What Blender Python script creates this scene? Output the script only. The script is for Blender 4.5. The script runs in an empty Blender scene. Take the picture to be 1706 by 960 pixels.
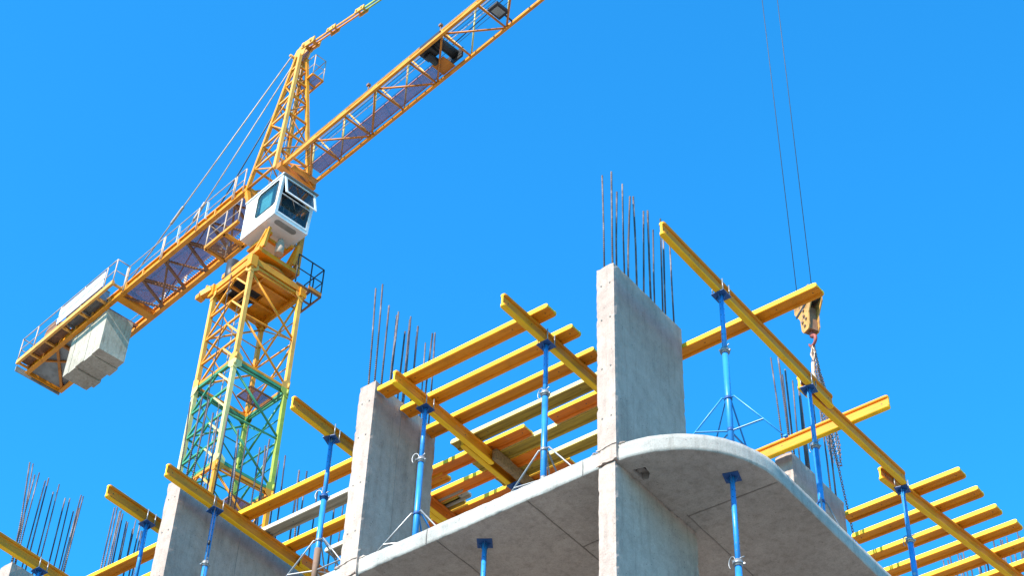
import bpy, bmesh, math, random
from mathutils import Vector, Matrix, noise
random.seed(7)
R = math.radians
S = bpy.context.scene
COL = S.collection

# ------------------------------------------------------------------ camera
cam_d = bpy.data.cameras.new('camera'); cam = bpy.data.objects.new('camera', cam_d); COL.objects.link(cam)
S.camera = cam
rt = Vector((0.795224, 0.605623, 0.028970)); up = Vector((0.403242, -0.563957, 0.720659)); fw = Vector((-0.452785, 0.561403, 0.692685))
M = Matrix.Identity(4)
for i in range(3):
    M[i][0] = rt[i]; M[i][1] = up[i]; M[i][2] = -fw[i]
M.translation = Vector((8.8946, -12.6161, -12.3877))
cam.matrix_world = M
cam_d.sensor_width = 36; cam_d.lens = 63.70; cam_d.clip_start = .1; cam_d.clip_end = 6000

# ------------------------------------------------------------------ sky, sun, exposure
SUN = Vector((-.004, -.78, .60)).normalized()
w = bpy.data.worlds.new("World"); S.world = w; w.use_nodes = True
nt = w.node_tree; nt.nodes.clear()
sky = nt.nodes.new('ShaderNodeTexSky'); sky.sky_type = 'NISHITA'; sky.sun_disc = False
sky.sun_elevation = math.asin(SUN.z); sky.sun_rotation = R(184); sky.altitude = 200; sky.air_density = 1.0; sky.dust_density = .3; sky.ozone_density = 3.0
hsv = nt.nodes.new('ShaderNodeHueSaturation'); hsv.inputs['Saturation'].default_value = 1.22; hsv.inputs['Hue'].default_value = .492
bg = nt.nodes.new('ShaderNodeBackground'); bg.inputs[1].default_value = .15
wo = nt.nodes.new('ShaderNodeOutputWorld')
nt.links.new(sky.outputs[0], hsv.inputs['Color']); tint = nt.nodes.new('ShaderNodeMix'); tint.data_type = 'RGBA'; tint.blend_type = 'MULTIPLY'; tint.inputs[0].default_value = 1; tint.inputs[7].default_value = (.30, 1.12, 1.36, 1)
nt.links.new(hsv.outputs[0], tint.inputs[6]); nt.links.new(tint.outputs[2], bg.inputs[0]); nt.links.new(bg.outputs[0], wo.inputs[0])
sl = bpy.data.lights.new('sun', 'SUN'); sl.energy = 5.0; sl.angle = R(.5); sl.color = (1, .93, .84)
so = bpy.data.objects.new('sun', sl); COL.objects.link(so); so.rotation_euler = SUN.to_track_quat('Z', 'Y').to_euler()
S.view_settings.view_transform = 'Standard'; S.view_settings.look = 'None'; S.view_settings.exposure = 1.16; S.view_settings.gamma = 1

# ------------------------------------------------------------------ materials
def new_mat(name):
    m = bpy.data.materials.new(name); m.use_nodes = True
    n = m.node_tree; b = n.nodes['Principled BSDF']
    return m, n, b
def nd(n, t, **k):
    x = n.nodes.new(t)
    for a, v in k.items():
        if a.startswith('i_'):
            x.inputs[a[2:].replace('_', ' ')].default_value = v
        else: setattr(x, a, v)
    return x
def ramp(n, fac, stops):
    r = n.nodes.new('ShaderNodeValToRGB'); e = r.color_ramp.elements
    while len(e) < len(stops): e.new(.5)
    for i, (p, c) in enumerate(stops):
        e[i].position = p; e[i].color = (*c, 1) if len(c) == 3 else c
    n.links.new(fac, r.inputs[0]); return r
def mixc(n, fac, a, b, mode='MIX'):
    x = n.nodes.new('ShaderNodeMix'); x.data_type = 'RGBA'; x.blend_type = mode
    for s, v in ((x.inputs[0], fac), (x.inputs[6], a), (x.inputs[7], b)):
        if hasattr(v, 'links') or hasattr(v, 'is_linked'): n.links.new(v, s)
        elif isinstance(v, (int, float)): s.default_value = v
        else: s.default_value = (*v, 1)
    return x.outputs[2]
def coord(n, scale=(1, 1, 1), rnd=True):
    tc = n.nodes.new('ShaderNodeTexCoord'); mp = n.nodes.new('ShaderNodeMapping'); mp.inputs['Scale'].default_value = scale
    n.links.new(tc.outputs['Object'], mp.inputs[0])
    if rnd:
        oi = n.nodes.new('ShaderNodeObjectInfo'); mu = n.nodes.new('ShaderNodeMath'); mu.operation = 'MULTIPLY'; mu.inputs[1].default_value = 37
        n.links.new(oi.outputs['Random'], mu.inputs[0]); n.links.new(mu.outputs[0], mp.inputs['Location'])
    return mp.outputs[0]
def noi(n, vec, scale, detail=5, rough=.55):
    x = nd(n, 'ShaderNodeTexNoise'); x.inputs['Scale'].default_value = scale; x.inputs['Detail'].default_value = detail; x.inputs['Roughness'].default_value = rough
    n.links.new(vec, x.inputs['Vector']); return x.outputs[0]
def bump(n, b, h, strength, dist):
    x = nd(n, 'ShaderNodeBump'); x.inputs['Strength'].default_value = strength; x.inputs['Distance'].default_value = dist
    n.links.new(h, x.inputs['Height']); n.links.new(x.outputs[0], b.inputs['Normal'])

def concrete(name, c0, c1, pit=.5, panels=False, boards=False):
    m, n, b = new_mat(name)
    v = coord(n, rnd=False); vs = coord(n, (5, 5, .5), rnd=False)
    big = noi(n, v, .7, 8, .72); mid = noi(n, v, 7, 8, .75); fine = noi(n, v, 60, 3, .8); st = noi(n, vs, 2.4, 8, .7)
    base = ramp(n, big, [(.36, c0), (.62, c1)]).outputs[0]
    if panels:
        bk = nd(n, 'ShaderNodeTexBrick', offset=.5); bk.inputs['Scale'].default_value = 1; bk.inputs['Mortar Size'].default_value = .0
        bk.inputs['Brick Width'].default_value = 1.29; bk.inputs['Row Height'].default_value = 2.44; bk.inputs['Color1'].default_value = (.84, .84, .84, 1); bk.inputs['Color2'].default_value = (1.1, 1.1, 1.1, 1)
        n.links.new(v, bk.inputs['Vector']); base = mixc(n, .8, base, bk.outputs['Color'], 'MULTIPLY')
    mott = ramp(n, mid, [(.34, (.76, .755, .75)), (.56, (1.05, 1.05, 1.05))]).outputs[0]
    base = mixc(n, .7, base, mott, 'MULTIPLY')
    stn = ramp(n, st, [(.34, (.62, .60, .57)), (.50, (1, 1, 1))]).outputs[0]
    base = mixc(n, .85 if boards else .5, base, stn, 'MULTIPLY')
    fn = ramp(n, fine, [(.36, (.78, .78, .78)), (.56, (1.05, 1.05, 1.05))]).outputs[0]
    base = mixc(n, .7, base, fn, 'MULTIPLY')
    vo = nd(n, 'ShaderNodeTexVoronoi'); vo.inputs['Scale'].default_value = 16; n.links.new(v, vo.inputs['Vector'])
    pt = ramp(n, vo.outputs['Distance'], [(.08, (.28, .27, .26)), (.15, (1, 1, 1))])
    gate = ramp(n, noi(n, v, 4.1, 3), [(.50, (0, 0, 0)), (.56, (1, 1, 1))]).outputs[0]
    g2 = nd(n, 'ShaderNodeMath', operation='MULTIPLY'); n.links.new(gate, g2.inputs[0]); g2.inputs[1].default_value = pit
    base = mixc(n, g2.outputs[0], base, mixc(n, 1, base, pt.outputs[0], 'MULTIPLY'))
    smear = ramp(n, noi(n, v, 2.3, 9, .8), [(.62, (0, 0, 0)), (.70, (1, 1, 1))]).outputs[0]
    base = mixc(n, mixc(n, .7, (0, 0, 0), smear), base, tuple(x * (.8 if panels else .66) for x in c0))
    n.links.new(base, b.inputs['Base Color']); b.inputs['Roughness'].default_value = .92
    hh = mixc(n, .5, mid, fine); bump(n, b, hh, .6, .010)
    return m
CONC = concrete('concrete_board_cast', (.300, .226, .186), (.395, .308, .256), .8)
CONC_S = concrete('concrete_slab', (.300, .282, .252), (.385, .365, .330), .6, True)
CONC_W = concrete('concrete_counterweight', (.28, .245, .19), (.40, .355, .285), .2, False, True)
CONC_D = concrete('concrete_joint_grout', (.15, .135, .12), (.24, .215, .19))

def paint(name, base, chip=(.16, .08, .035), wear=.35, rough=.45, dirt=.35, metallic=0.0, var=.12, sc=6):
    m, n, b = new_mat(name); v = coord(n)
    n1 = noi(n, v, sc, 7, .68); n2 = noi(n, v, 1.7, 4)
    dk = tuple(c * (1 - dirt) * .9 for c in base); lt = tuple(min(1, c * (1 + var)) for c in base)
    c = ramp(n, n2, [(.3, tuple(x * (1 - var) for x in base)), (.7, lt)]).outputs[0]
    c = mixc(n, ramp(n, noi(n, v, sc * .5, 5, .6), [(.5, (0, 0, 0)), (.75, (1, 1, 1))]).outputs[0], c, dk)
    c = mixc(n, ramp(n, n1, [(.60 + .14 * (1 - wear), (0, 0, 0)), (.66 + .14 * (1 - wear), (1, 1, 1))]).outputs[0], c, chip)
    n.links.new(c, b.inputs['Base Color']); b.inputs['Roughness'].default_value = rough; b.inputs['Metallic'].default_value = metallic
    b.inputs['Specular IOR Level'].default_value = .35
    bump(n, b, n1, .25, .004); return m
def wood(name, base, dark, streak=.6, rough=.6):
    m, n, b = new_mat(name); v = coord(n, (.6, 9, 9)); v2 = coord(n, (1.2, 1.2, 1.2)); v3 = coord(n, (.9, 40, 40))
    g = noi(n, v, 3, 6, .65); g3 = noi(n, v3, 2, 5, .7); g2 = noi(n, v2, 2.2, 5)
    c = ramp(n, g, [(.35, dark), (.62, base)]).outputs[0]
    c = mixc(n, streak, base, c)
    c = mixc(n, .55, c, ramp(n, g3, [(.3, (.72, .70, .66)), (.62, (1.03, 1.03, 1.03))]).outputs[0], 'MULTIPLY')
    c = mixc(n, ramp(n, g2, [(.55, (0, 0, 0)), (.8, (1, 1, 1))]).outputs[0], c, tuple(x * .62 for x in base))
    vw = coord(n)
    spl = ramp(n, noi(n, vw, 16, 3, .75), [(.69, (0, 0, 0)), (.72, (1, 1, 1))]).outputs[0]; c = mixc(n, mixc(n, .75, (0, 0, 0), spl), c, (.36, .31, .22))
    scf = ramp(n, noi(n, coord(n, (1.5, 22, 22)), 4, 4, .7), [(.66, (0, 0, 0)), (.72, (1, 1, 1))]).outputs[0]; c = mixc(n, mixc(n, .6, (0, 0, 0), scf), c, dark)
    oi = n.nodes.new('ShaderNodeObjectInfo'); mr = nd(n, 'ShaderNodeMapRange'); mr.inputs[3].default_value = .84; mr.inputs[4].default_value = 1.06
    n.links.new(oi.outputs['Random'], mr.inputs[0]); hv = nd(n, 'ShaderNodeHueSaturation'); n.links.new(mr.outputs[0], hv.inputs['Value']); n.links.new(c, hv.inputs['Color']); c = hv.outputs[0]
    n.links.new(c, b.inputs['Base Color']); b.inputs['Roughness'].default_value = rough; b.inputs['Specular IOR Level'].default_value = .3
    bump(n, b, g3, .35, .003); return m
YEL = wood('yellow_glazed_timber', (.76, .26, .003), (.50, .14, .003))
ORA = wood('orange_glazed_timber', (.76, .19, .006), (.50, .10, .006))
OLV = wood('weathered_olive_timber', (.46, .29, .032), (.20, .12, .018), .8, .75)
GRW = wood('grey_weathered_timber', (.38, .33, .24), (.20, .165, .11), .8, .8)
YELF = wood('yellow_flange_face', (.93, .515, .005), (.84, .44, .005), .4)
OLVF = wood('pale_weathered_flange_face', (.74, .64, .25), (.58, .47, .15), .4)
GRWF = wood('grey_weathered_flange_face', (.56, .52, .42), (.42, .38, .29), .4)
BRW = wood('brown_raw_timber', (.33, .21, .09), (.14, .085, .04), .9, .8)
DOT = paint('dark_bolt_hole', (.05, .03, .015))
BLU = paint('blue_prop_paint', (.022, .20, .50), (.20, .24, .28), .7, .38, .35)
BLD = paint('dark_blue_plate_paint', (.014, .07, .22), (.08, .06, .05), .5, .5)
GAL = paint('galvanised_steel', (.27, .275, .28), (.25, .2, .16), .4, .42, .3, .5)
RUS = paint('rusty_tube', (.17, .10, .065), (.12, .06, .035), .6, .75)
CRY = paint('crane_ochre_paint', (.61, .222, .007), (.13, .055, .02), .75, .45, .3)
CRL = paint('crane_sand_yellow_paint', (.64, .30, .050), (.16, .07, .03), .65, .45, .25)  # paler crane paint, also painted sunlight on near mast and tower members
CRO = paint('crane_deep_orange_paint', (.45, .15, .010), (.10, .045, .02), .7, .5, .35)
GRN = paint('crane_green_paint', (.045, .21, .10), (.25, .16, .06), .4, .45, .3)
GRY = paint('crane_lime_green_paint', (.27, .31, .04), (.20, .25, .08), .5, .45, .3)
CRM = paint('crane_sunlit_cream_paint', (.50, .42, .16), (.25, .45, .25), .45, .5, .2)  # cream puts sunlight into the colour of mast legs and braces
BRN = paint('crane_brown_steel', (.20, .095, .045), (.09, .05, .03), .5, .6)  # dark brown steel for lattice, frames and gratings
BLK = paint('black_steel', (.025, .024, .024), (.06, .05, .04), .4, .5)
GRT = paint('rust_brown_grating', (.22, .075, .06), (.08, .04, .03), .4, .7)
RAI = paint('weathered_rail_steel', (.42, .30, .22), (.14, .08, .06), .5, .5, .4)
WHT = paint('white_cab_paint', (.62, .62, .61), (.5, .46, .4), .2, .35, .12, 0, .04)
GRYP = paint('grey_panel_paint', (.22, .23, .22), (.12, .1, .08), .4, .6)
RED = paint('red_hook_paint', (.26, .06, .045), (.10, .05, .04), .8, .6)
TUR = paint('turquoise_curtain', (.12, .52, .55), (.3, .6, .6), .1, .8)
SKN = paint('pale_interior_fittings', (.55, .42, .36), (.1, .08, .07), .4, .7)
def glass(name, col, a=.45):
    m, n, b = new_mat(name); b.inputs['Base Color'].default_value = (*col, 1); b.inputs['Roughness'].default_value = .05
    b.inputs['Alpha'].default_value = a; b.inputs['Specular IOR Level'].default_value = .8; return m
GLS = glass('tinted_cab_glass', (.02, .07, .10), .55)
GLD = glass('dark_cab_glass', (.012, .02, .022), .72)
def rebar_mat():
    m, n, b = new_mat('ribbed_rebar_steel'); v = coord(n)
    c = ramp(n, noi(n, v, 2.2, 5, .7), [(.38, (.035, .035, .045)), (.52, (.10, .07, .065)), (.66, (.22, .18, .17))]).outputs[0]
    n.links.new(c, b.inputs['Base Color']); b.inputs['Roughness'].default_value = .55; b.inputs['Metallic'].default_value = .35
    wv = nd(n, 'ShaderNodeTexWave', bands_direction='Z'); wv.inputs['Scale'].default_value = 9; wv.inputs['Distortion'].default_value = .4
    tc = n.nodes.new('ShaderNodeTexCoord'); n.links.new(tc.outputs['Object'], wv.inputs['Vector'])
    bump(n, b, wv.outputs[1], .8, .01); return m
REB = rebar_mat()
def ground_mat():
    m, n, b = new_mat('dry_sandy_ground'); v = coord(n, rnd=False)
    c = ramp(n, noi(n, v, .08, 8, .65), [(.35, (.20, .175, .15)), (.65, (.29, .255, .22))]).outputs[0]
    n.links.new(c, b.inputs['Base Color']); b.inputs['Roughness'].default_value = .95; bump(n, b, noi(n, v, 2, 6), .5, .05); return m
GND = ground_mat()

# ------------------------------------------------------------------ mesh helpers
class MB:
    def __init__(s): s.v = []; s.f = []; s.sm = []; s.mi = []
    def add(s, vs, fs, smooth=False, mi=0):
        o = len(s.v); s.v += [Vector(p) for p in vs]
        for f in fs: s.f.append([i + o for i in f]); s.sm.append(smooth); s.mi.append(mi)
        return s
    def box(s, x0, x1, y0, y1, z0, z1, mi=0):
        return s.add([(x, y, z) for z in (z0, z1) for x, y in ((x0, y0), (x1, y0), (x1, y1), (x0, y1))],
                     [(3, 2, 1, 0), (4, 5, 6, 7), (0, 1, 5, 4), (1, 2, 6, 5), (2, 3, 7, 6), (3, 0, 4, 7)], mi=mi)
    def frame(s, p, q, roll=None):
        p, q = Vector(p), Vector(q); d = (q - p).normalized()
        r = Vector(roll) if roll is not None else (Vector((0, 0, 1)) if abs(d.z) < .95 else Vector((1, 0, 0)))
        u = d.cross(r).normalized(); v = u.cross(d).normalized(); return p, q, u, v
    def bar(s, p, q, w_, h=None, roll=None, mi=0):      # rectangular bar; h along roll
        h = h or w_; p, q, u, v = s.frame(p, q, roll)
        vs = [c + u * a * w_ / 2 + v * b * h / 2 for c in (p, q) for a, b in ((-1, -1), (1, -1), (1, 1), (-1, 1))]
        return s.add(vs, [(0, 1, 2, 3), (7, 6, 5, 4), (4, 5, 1, 0), (5, 6, 2, 1), (6, 7, 3, 2), (7, 4, 0, 3)], mi=mi)
    def tube(s, pts, r, n=8, r2=None, cap=True, closed=False, mi=0):
        pts = [Vector(p) for p in pts]; k = len(pts); rings = []; pu = None
        for i, p in enumerate(pts):
            a = pts[i - 1] if (i > 0 or closed) else p; b = pts[(i + 1) % k] if (i < k - 1 or closed) else p
            d = (b - a).normalized()
            if pu is None:
                ref = Vector((0, 0, 1)) if abs(d.z) < .9 else Vector((1, 0, 0)); pu = d.cross(ref).normalized()
            u = (pu - d * pu.dot(d)).normalized(); pu = u; v = d.cross(u)
            rr = r if r2 is None else r + (r2 - r) * i / (k - 1)
            rings.append([p + (u * math.cos(t * 2 * math.pi / n) + v * math.sin(t * 2 * math.pi / n)) * rr for t in range(n)])
        vs = [q for g in rings for q in g]; fs = []
        for i in range(k if closed else k - 1):
            j = (i + 1) % k
            for t in range(n): fs.append((i * n + t, i * n + (t + 1) % n, j * n + (t + 1) % n, j * n + t))
        s.add(vs, fs, True, mi)
        if cap and not closed:
            o = len(s.v) - len(vs)
            s.f.append([o + t for t in range(n)][::-1]); s.f.append([o + (k - 1) * n + t for t in range(n)]); s.sm += [False, False]; s.mi += [mi, mi]
        return s
    def prism(s, poly, lo, hi, axis='y', mi=0):          # poly in the plane normal to axis
        n = len(poly)
        def P(a, b, c): return {'y': (a, c, b), 'x': (c, a, b), 'z': (a, b, c)}[axis]
        vs = [P(a, b, lo) for a, b in poly] + [P(a, b, hi) for a, b in poly]
        fs = [tuple(range(n))[::-1], tuple(range(n, 2 * n))] + [(i, (i + 1) % n, n + (i + 1) % n, n + i) for i in range(n)]
        return s.add(vs, fs, mi=mi)
    def mesh(s, name):
        me = bpy.data.meshes.new(name); me.from_pydata([tuple(v) for v in s.v], [], s.f)
        me.polygons.foreach_set('use_smooth', s.sm); me.polygons.foreach_set('material_index', s.mi)
        bm = bmesh.new(); bm.from_mesh(me); bmesh.ops.recalc_face_normals(bm, faces=bm.faces); bm.to_mesh(me); bm.free()
        return me
def obj(name, data, mats, parent=None, loc=(0, 0, 0)):
    me = data.mesh(name) if isinstance(data, MB) else data
    for m in (mats if isinstance(mats, (list, tuple)) else [mats]):
        if len(me.materials) < (len(mats) if isinstance(mats, (list, tuple)) else 1): me.materials.append(m)
    o = bpy.data.objects.new(name, me); COL.objects.link(o); o.parent = parent; o.location = loc; return o
def empty(name, loc=(0, 0, 0), rz=0):
    o = bpy.data.objects.new(name, None); COL.objects.link(o); o.location = loc; o.rotation_euler = (0, 0, rz); o.empty_display_size = .3; return o
def tag(o, label=None, cat=None, group=None, kind=None):
    if label: o['label'] = label
    if cat: o['category'] = cat
    if group: o['group'] = group
    if kind: o['kind'] = kind
    return o

# ------------------------------------------------------------------ ground
g = MB().add([(-900, -900, -14), (900, -900, -14), (900, 900, -14), (-900, 900, -14)], [(0, 1, 2, 3)])
tag(obj('ground', g, GND), 'dry sandy building ground far below the slab', kind='structure')

# ------------------------------------------------------------------ concrete building
def nz(p, s, k=0): return noise.noise(Vector((p[0] * s + k, p[1] * s - k, p[2] * s + 3 * k)))
def rough_box(x0, x1, y0, y1, z0, z1, seg=.07, amp=.004):
    bm = bmesh.new(); vm = {}
    def cnt(a, b): return max(1, int(round((b - a) / seg)))
    nx, ny, nzz = cnt(x0, x1), cnt(y0, y1), cnt(z0, z1)
    def V(i, j, k):
        key = (i, j, k)
        if key not in vm:
            p = Vector((x0 + (x1 - x0) * i / nx, y0 + (y1 - y0) * j / ny, z0 + (z1 - z0) * k / nzz))
            edge = (i in (0, nx)) + (j in (0, ny)) + (k in (0, nzz))
            a = amp * (.35 if edge == 1 else 1.25)
            c = Vector(((x0 + x1) / 2, (y0 + y1) / 2, (z0 + z1) / 2))
            d = Vector(((1 if i == nx else -1 if i == 0 else 0), (1 if j == ny else -1 if j == 0 else 0), (1 if k == nzz else -1 if k == 0 else 0)))
            t = nz(p, 9) + .5 * nz(p, 23, 5)
            if edge > 1 and nz(p, 11, 9) > .34: t -= 1.3
            p += d * a * (t - .35); vm[key] = bm.verts.new(p)
        return vm[key]
    def quad(a, b, c, d): bm.faces.new((V(*a), V(*b), V(*c), V(*d)))
    for i in range(nx):
        for j in range(ny):
            quad((i, j, 0), (i, j + 1, 0), (i + 1, j + 1, 0), (i + 1, j, 0)); quad((i, j, nzz), (i + 1, j, nzz), (i + 1, j + 1, nzz), (i, j + 1, nzz))
        for k in range(nzz):
            quad((i, 0, k), (i + 1, 0, k), (i + 1, 0, k + 1), (i, 0, k + 1)); quad((i, ny, k), (i, ny, k + 1), (i + 1, ny, k + 1), (i + 1, ny, k))
    for j in range(ny):
        for k in range(nzz):
            quad((0, j, k), (0, j, k + 1), (0, j + 1, k + 1), (0, j + 1, k)); quad((nx, j, k), (nx, j + 1, k), (nx, j + 1, k + 1), (nx, j, k + 1))
    me = bpy.data.meshes.new('rough'); bm.to_mesh(me); bm.free(); return me

bld = empty('concrete_building', (0, 0, -14))
tag(bld, 'unfinished grey concrete building frame with curved slab corner and bare wall piers', 'building')
OFF = (0, 0, 14)
def bpart(name, data, mats, parent=None):
    o = obj(name, data, mats, parent or bld)
    if parent is None: o.location = OFF
    return o
TH = .22
def outline(step=.08):
    pts = []
    x = -16.0
    while x < .16 - 1e-6: pts.append((x, .04)); x += step if x > -5 else .4
    for i in range(0, 33):
        t = -math.pi / 2 + math.pi / 2 * i / 32; pts.append((.16 + 1.3 * math.cos(t), 1.34 + 1.3 * math.sin(t)))
    y = 1.44
    while y < 14: pts.append((1.46, y)); y += .1 if y < 5 else .4
    pts += [(1.46, 14.0), (-16, 14.0)]
    return pts
def slab_mesh(z1, th, holes=()):
    bm = bmesh.new(); pts = outline(); rows = 4; rings = []
    for k in range(rows + 1):
        z = z1 - th * k / rows; ring = []
        for i, (x, y) in enumerate(pts):
            p = Vector((x, y, z)); n = Vector((0, -1, 0)) if x < .16 else (Vector((1, 0, 0)) if y > 1.34 else Vector((x - .16, y - 1.34, 0)).normalized())
            e = 1.0 if k in (0, rows) else .45
            t = nz(p, 7) * .0035 + nz(p, 19, 3) * .004
            if k in (0, rows) and nz(p, 9, 8) > .34: t -= .006
            p = p + n * t * e + Vector((0, 0, (nz(p, 4, 2) * .002 + nz(p, 14, 2) * .003) if k in (0, rows) else 0)); ring.append(bm.verts.new(p))
        rings.append(ring)
    m = len(pts)
    for k in range(rows):
        for i in range(m):
            j = (i + 1) % m; f = bm.faces.new((rings[k][i], rings[k + 1][i], rings[k + 1][j], rings[k][j])); f.smooth = True
    bm.faces.new(rings[0])
    eds = []
    for i in range(m): eds.append(bm.edges.get((rings[rows][i], rings[rows][(i + 1) % m])))
    for h in holes:
        hv = [bm.verts.new((x, y, z1 - th)) for x, y in h]; hu = [bm.verts.new((x * .995, y, z1 - th + .09)) for x, y in h]
        for i in range(len(h)):
            j = (i + 1) % len(h); eds.append(bm.edges.new((hv[i], hv[j]))); bm.faces.new((hv[i], hv[j], hu[j], hu[i]))
        bm.faces.new(hu)
    bmesh.ops.triangle_fill(bm, edges=eds, use_beauty=True)
    bmesh.ops.recalc_face_normals(bm, faces=bm.faces)
    me = bpy.data.meshes.new('slab'); bm.to_mesh(me); bm.free(); return me
slab = bpart('floor_slab', slab_mesh(0, TH, [[(.275, .26), (.42, .30), (.40, .42), (.33, .49), (.275, .47)]]), CONC_S)
tag(slab, 'top floor slab with sunlit edge and rounded corner')
for k in range(1, 5):
    z = -2.95 * k
    lo = MB()
    pts = [(-16, .04), (.16, .04)] + [(.16 + 1.3 * math.cos(-math.pi / 2 + math.pi / 2 * i / 10), 1.34 + 1.3 * math.sin(-math.pi / 2 + math.pi / 2 * i / 10)) for i in range(1, 11)] + [(1.46, 14), (-16, 14)]
    bpart('floor_slab', MB().prism(pts, z - TH, z, 'z'), CONC)
# soffit ridges left by the formwork boards
def ridge(p, q, wd=.010, hgt=.008, mat=None, wob=.008):
    d = (Vector(q) - Vector(p)); n = max(2, int(d.length / (.12 if mat is None else .03))); mb = MB(); pts = []
    for i in range(n + 1):
        c = Vector(p) + d * i / n + Vector((nz((i * .31, p[0], 0), 1.7) * .008, nz((i * .27, p[1], 4), 1.9) * .008, 0 if mat is None else nz((i * 1.3, p[2] * 9, 2), 1.9) * wob)); pts.append(c)
    for i in range(n): mb.bar(pts[i], pts[i + 1], wd * (1 + .5 * nz((i, 0, p[0]), .7)), hgt * 2)
    bpart('joint_ridge', mb, mat or CONC_D, slab)
def R2(x0, y0, x1, y1): ridge((x0, y0, -TH), (x1, y1, -TH))
R2(-.98, .06, -.99, 6); R2(-2.27, .06, -2.27, 6); R2(.32, 1.30, 1.44, 1.34); R2(.32, 1.27, .24, 6); R2(-.98, 1.10, -.05, 1.08); R2(-3.6, 1.1, -2.27, 1.1)
for x in (-.22, -2.42, -4.9): 
    ridge((x, .036, -TH + .01), (x + .002, .036, -.01), .010, .004)
# dark block added to paint shade into the soffit pocket
bpart('soffit_pocket_block', MB().box(.30, .385, .31, .37, -TH + .02, -TH + .07), CONC_D, slab)

def rebars(pier, pts, zb, zt, jit=.03, r=.013):
    for i, t in enumerate(pts):
        x, y = t[0], t[1]; top = (t[2] if len(t) > 2 else zt) + random.uniform(-.06, .06); rr = r * random.uniform(.85, 1.12)
        dx, dy = (t[3], t[4]) if len(t) > 3 else (random.uniform(-jit, jit), random.uniform(-jit, jit))
        p = [Vector((x, y, zb - .1)), Vector((x + dx * .35 + random.uniform(-.006, .006), y + dy * .35, zb + (top - zb) * .45)), Vector((x + dx, y + dy, top))]
        o = bpart('rebar', MB().tube(p, rr, 7), REB, pier)
def pier(x0, x1, y0, y1, z0=-.215, z1=2.75, label=None, bars=None, zt=4.4, seg=.05, jit=.025, rb=.0125):
    o = bpart('wall_pier', rough_box(x0, x1, y0, y1, z0, z1, seg), CONC)
    if label: o['label'] = label
    if bars: rebars(o, bars, z1, zt, jit, rb)
    return o
def pairs(x0, x1, ys): return [(x0 + random.uniform(-.01, .01), y) for y in ys] + [(x1 + random.uniform(-.01, .01), y + .02) for y in ys]
p1 = pier(0, .25, 0, 1.45, label='tall front wall pier at the slab corner with twelve bars above it', zt=4.45,
     bars=[(.08, .05, 4.45, -.02, .0), (.20, .05, 4.46, .0, .0), (.07, .32, 4.42, .01, .02), (.20, .30, 4.44, -.02, .02), (.07, .56, 4.45, .06, .0), (.20, .56, 4.44, -.02, .0),
           (.08, .88, 4.44, .04, .0), (.20, .86, 4.46, -.01, .01), (.07, 1.14, 4.42, .0, .03), (.20, 1.12, 4.45, .0, .03), (.07, 1.38, 4.44, .0, .03), (.20, 1.37, 4.44, -.05, .06)])
tag(pier(.005, .225, .012, 1.62, -2.95, -.225, 'lower wall under the slab corner'))
p2 = pier(-3.72, -3.45, 0, 1.22, label='left wall pier behind the two upper secondary beams',
     bars=[(-3.62, .05, 4.4, .03, -.10), (-3.52, .05, 4.42, .05, -.10), (-3.66, .32), (-3.64, .46, 4.25), (-3.66, .5), (-3.67, .66, 4.2), (-3.62, .70), (-3.64, .90, 4.2),
           (-3.62, .87), (-3.66, 1.12, 4.3), (-3.53, 1.03, 4.4, .05, 0), (-3.50, 1.12, 4.4, .04, -.06), (-3.51, .33, 4.3), (-3.50, .6, 4.3)])
p3 = pier(-7.19, -6.92, 0, 3.4, label='long wall pier at lower left below the crane mast', seg=.09,
     bars=[(-7.12, .1, 4.4, -.2, .1)] + pairs(-7.12, -7.0, [.22 + .42 * k for k in range(8)]))
rebars(p3, [(-7.10, .5, 4.4, -.1, .05), (-7.02, 1.02, 4.42, -.12, .0), (-7.05, 1.6, 4.42, -.1, 0), (-7.03, 2.35, 4.3, -.1, 0), (-7.03, 2.9, 4.3, -.1, 0)], 2.75, 4.4)
p4 = pier(-10.65, -10.38, 0, 1.1, label='far left wall pier with tall bars', seg=.1, zt=4.5, jit=.012, rb=.0112,
     bars=[(-10.44, .05, 4.5, .05, -.2), (-10.42, .08, 4.5, .08, -.2), (-10.62, .14), (-10.5, .14), (-10.62, .34), (-10.5, .33), (-10.62, .55), (-10.5, .53), (-10.62, .78), (-10.5, .8),
           (-10.62, .98, 4.4), (-10.42, .88, 4.5, .05, 0), (-10.40, .92, 4.5, .09, -.04), (-10.5, .98, 4.4)])
p5 = pier(-10.25, -9.98, 1.3, 2.1, label='short wall pier behind the far left pier', seg=.15, zt=4.4, jit=.015, rb=.0115,
     bars=[(-10.12, 1.36), (-10.05, 1.36), (-10.1, 1.46), (-10.12, 1.56), (-10.1, 1.66), (-10.09, 1.78), (-10.12, 1.9), (-10.15, 2.02), (-10.05, 1.6, 4.3), (-10.05, 1.75, 4.3), (-10.05, 1.9, 4.3), (-10.03, 1.45, 4.35)])
p6 = pier(-.10, .16, 4.2, 5.58, label='right wall pier seen past the curved slab edge', z1=2.68, zt=4.3, seg=.09,
     bars=[(.03, 4.24, 4.3, .03, -.18), (.10, 4.3, 4.3, .0, -.10), (.08, 4.42, 4.3, .02, -.05), (.0, 4.5), (.10, 4.7), (.0, 4.72), (.10, 4.76, 4.25), (.0, 5.0), (.10, 5.1, 4.3), (.0, 5.32), (.02, 5.5), (.10, 5.48), (.10, 4.95, 4.2)])
p7 = pier(-.6, 2.6, 9.7, 9.95, label='distant cross wall behind the right hand beams', seg=.3, zt=4.4,
     bars=[(x + random.uniform(-.04, .04), y) for x in [-.3 + .14 * k for k in range(20)] for y in (9.76, 9.9)][::1][:36])
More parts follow.
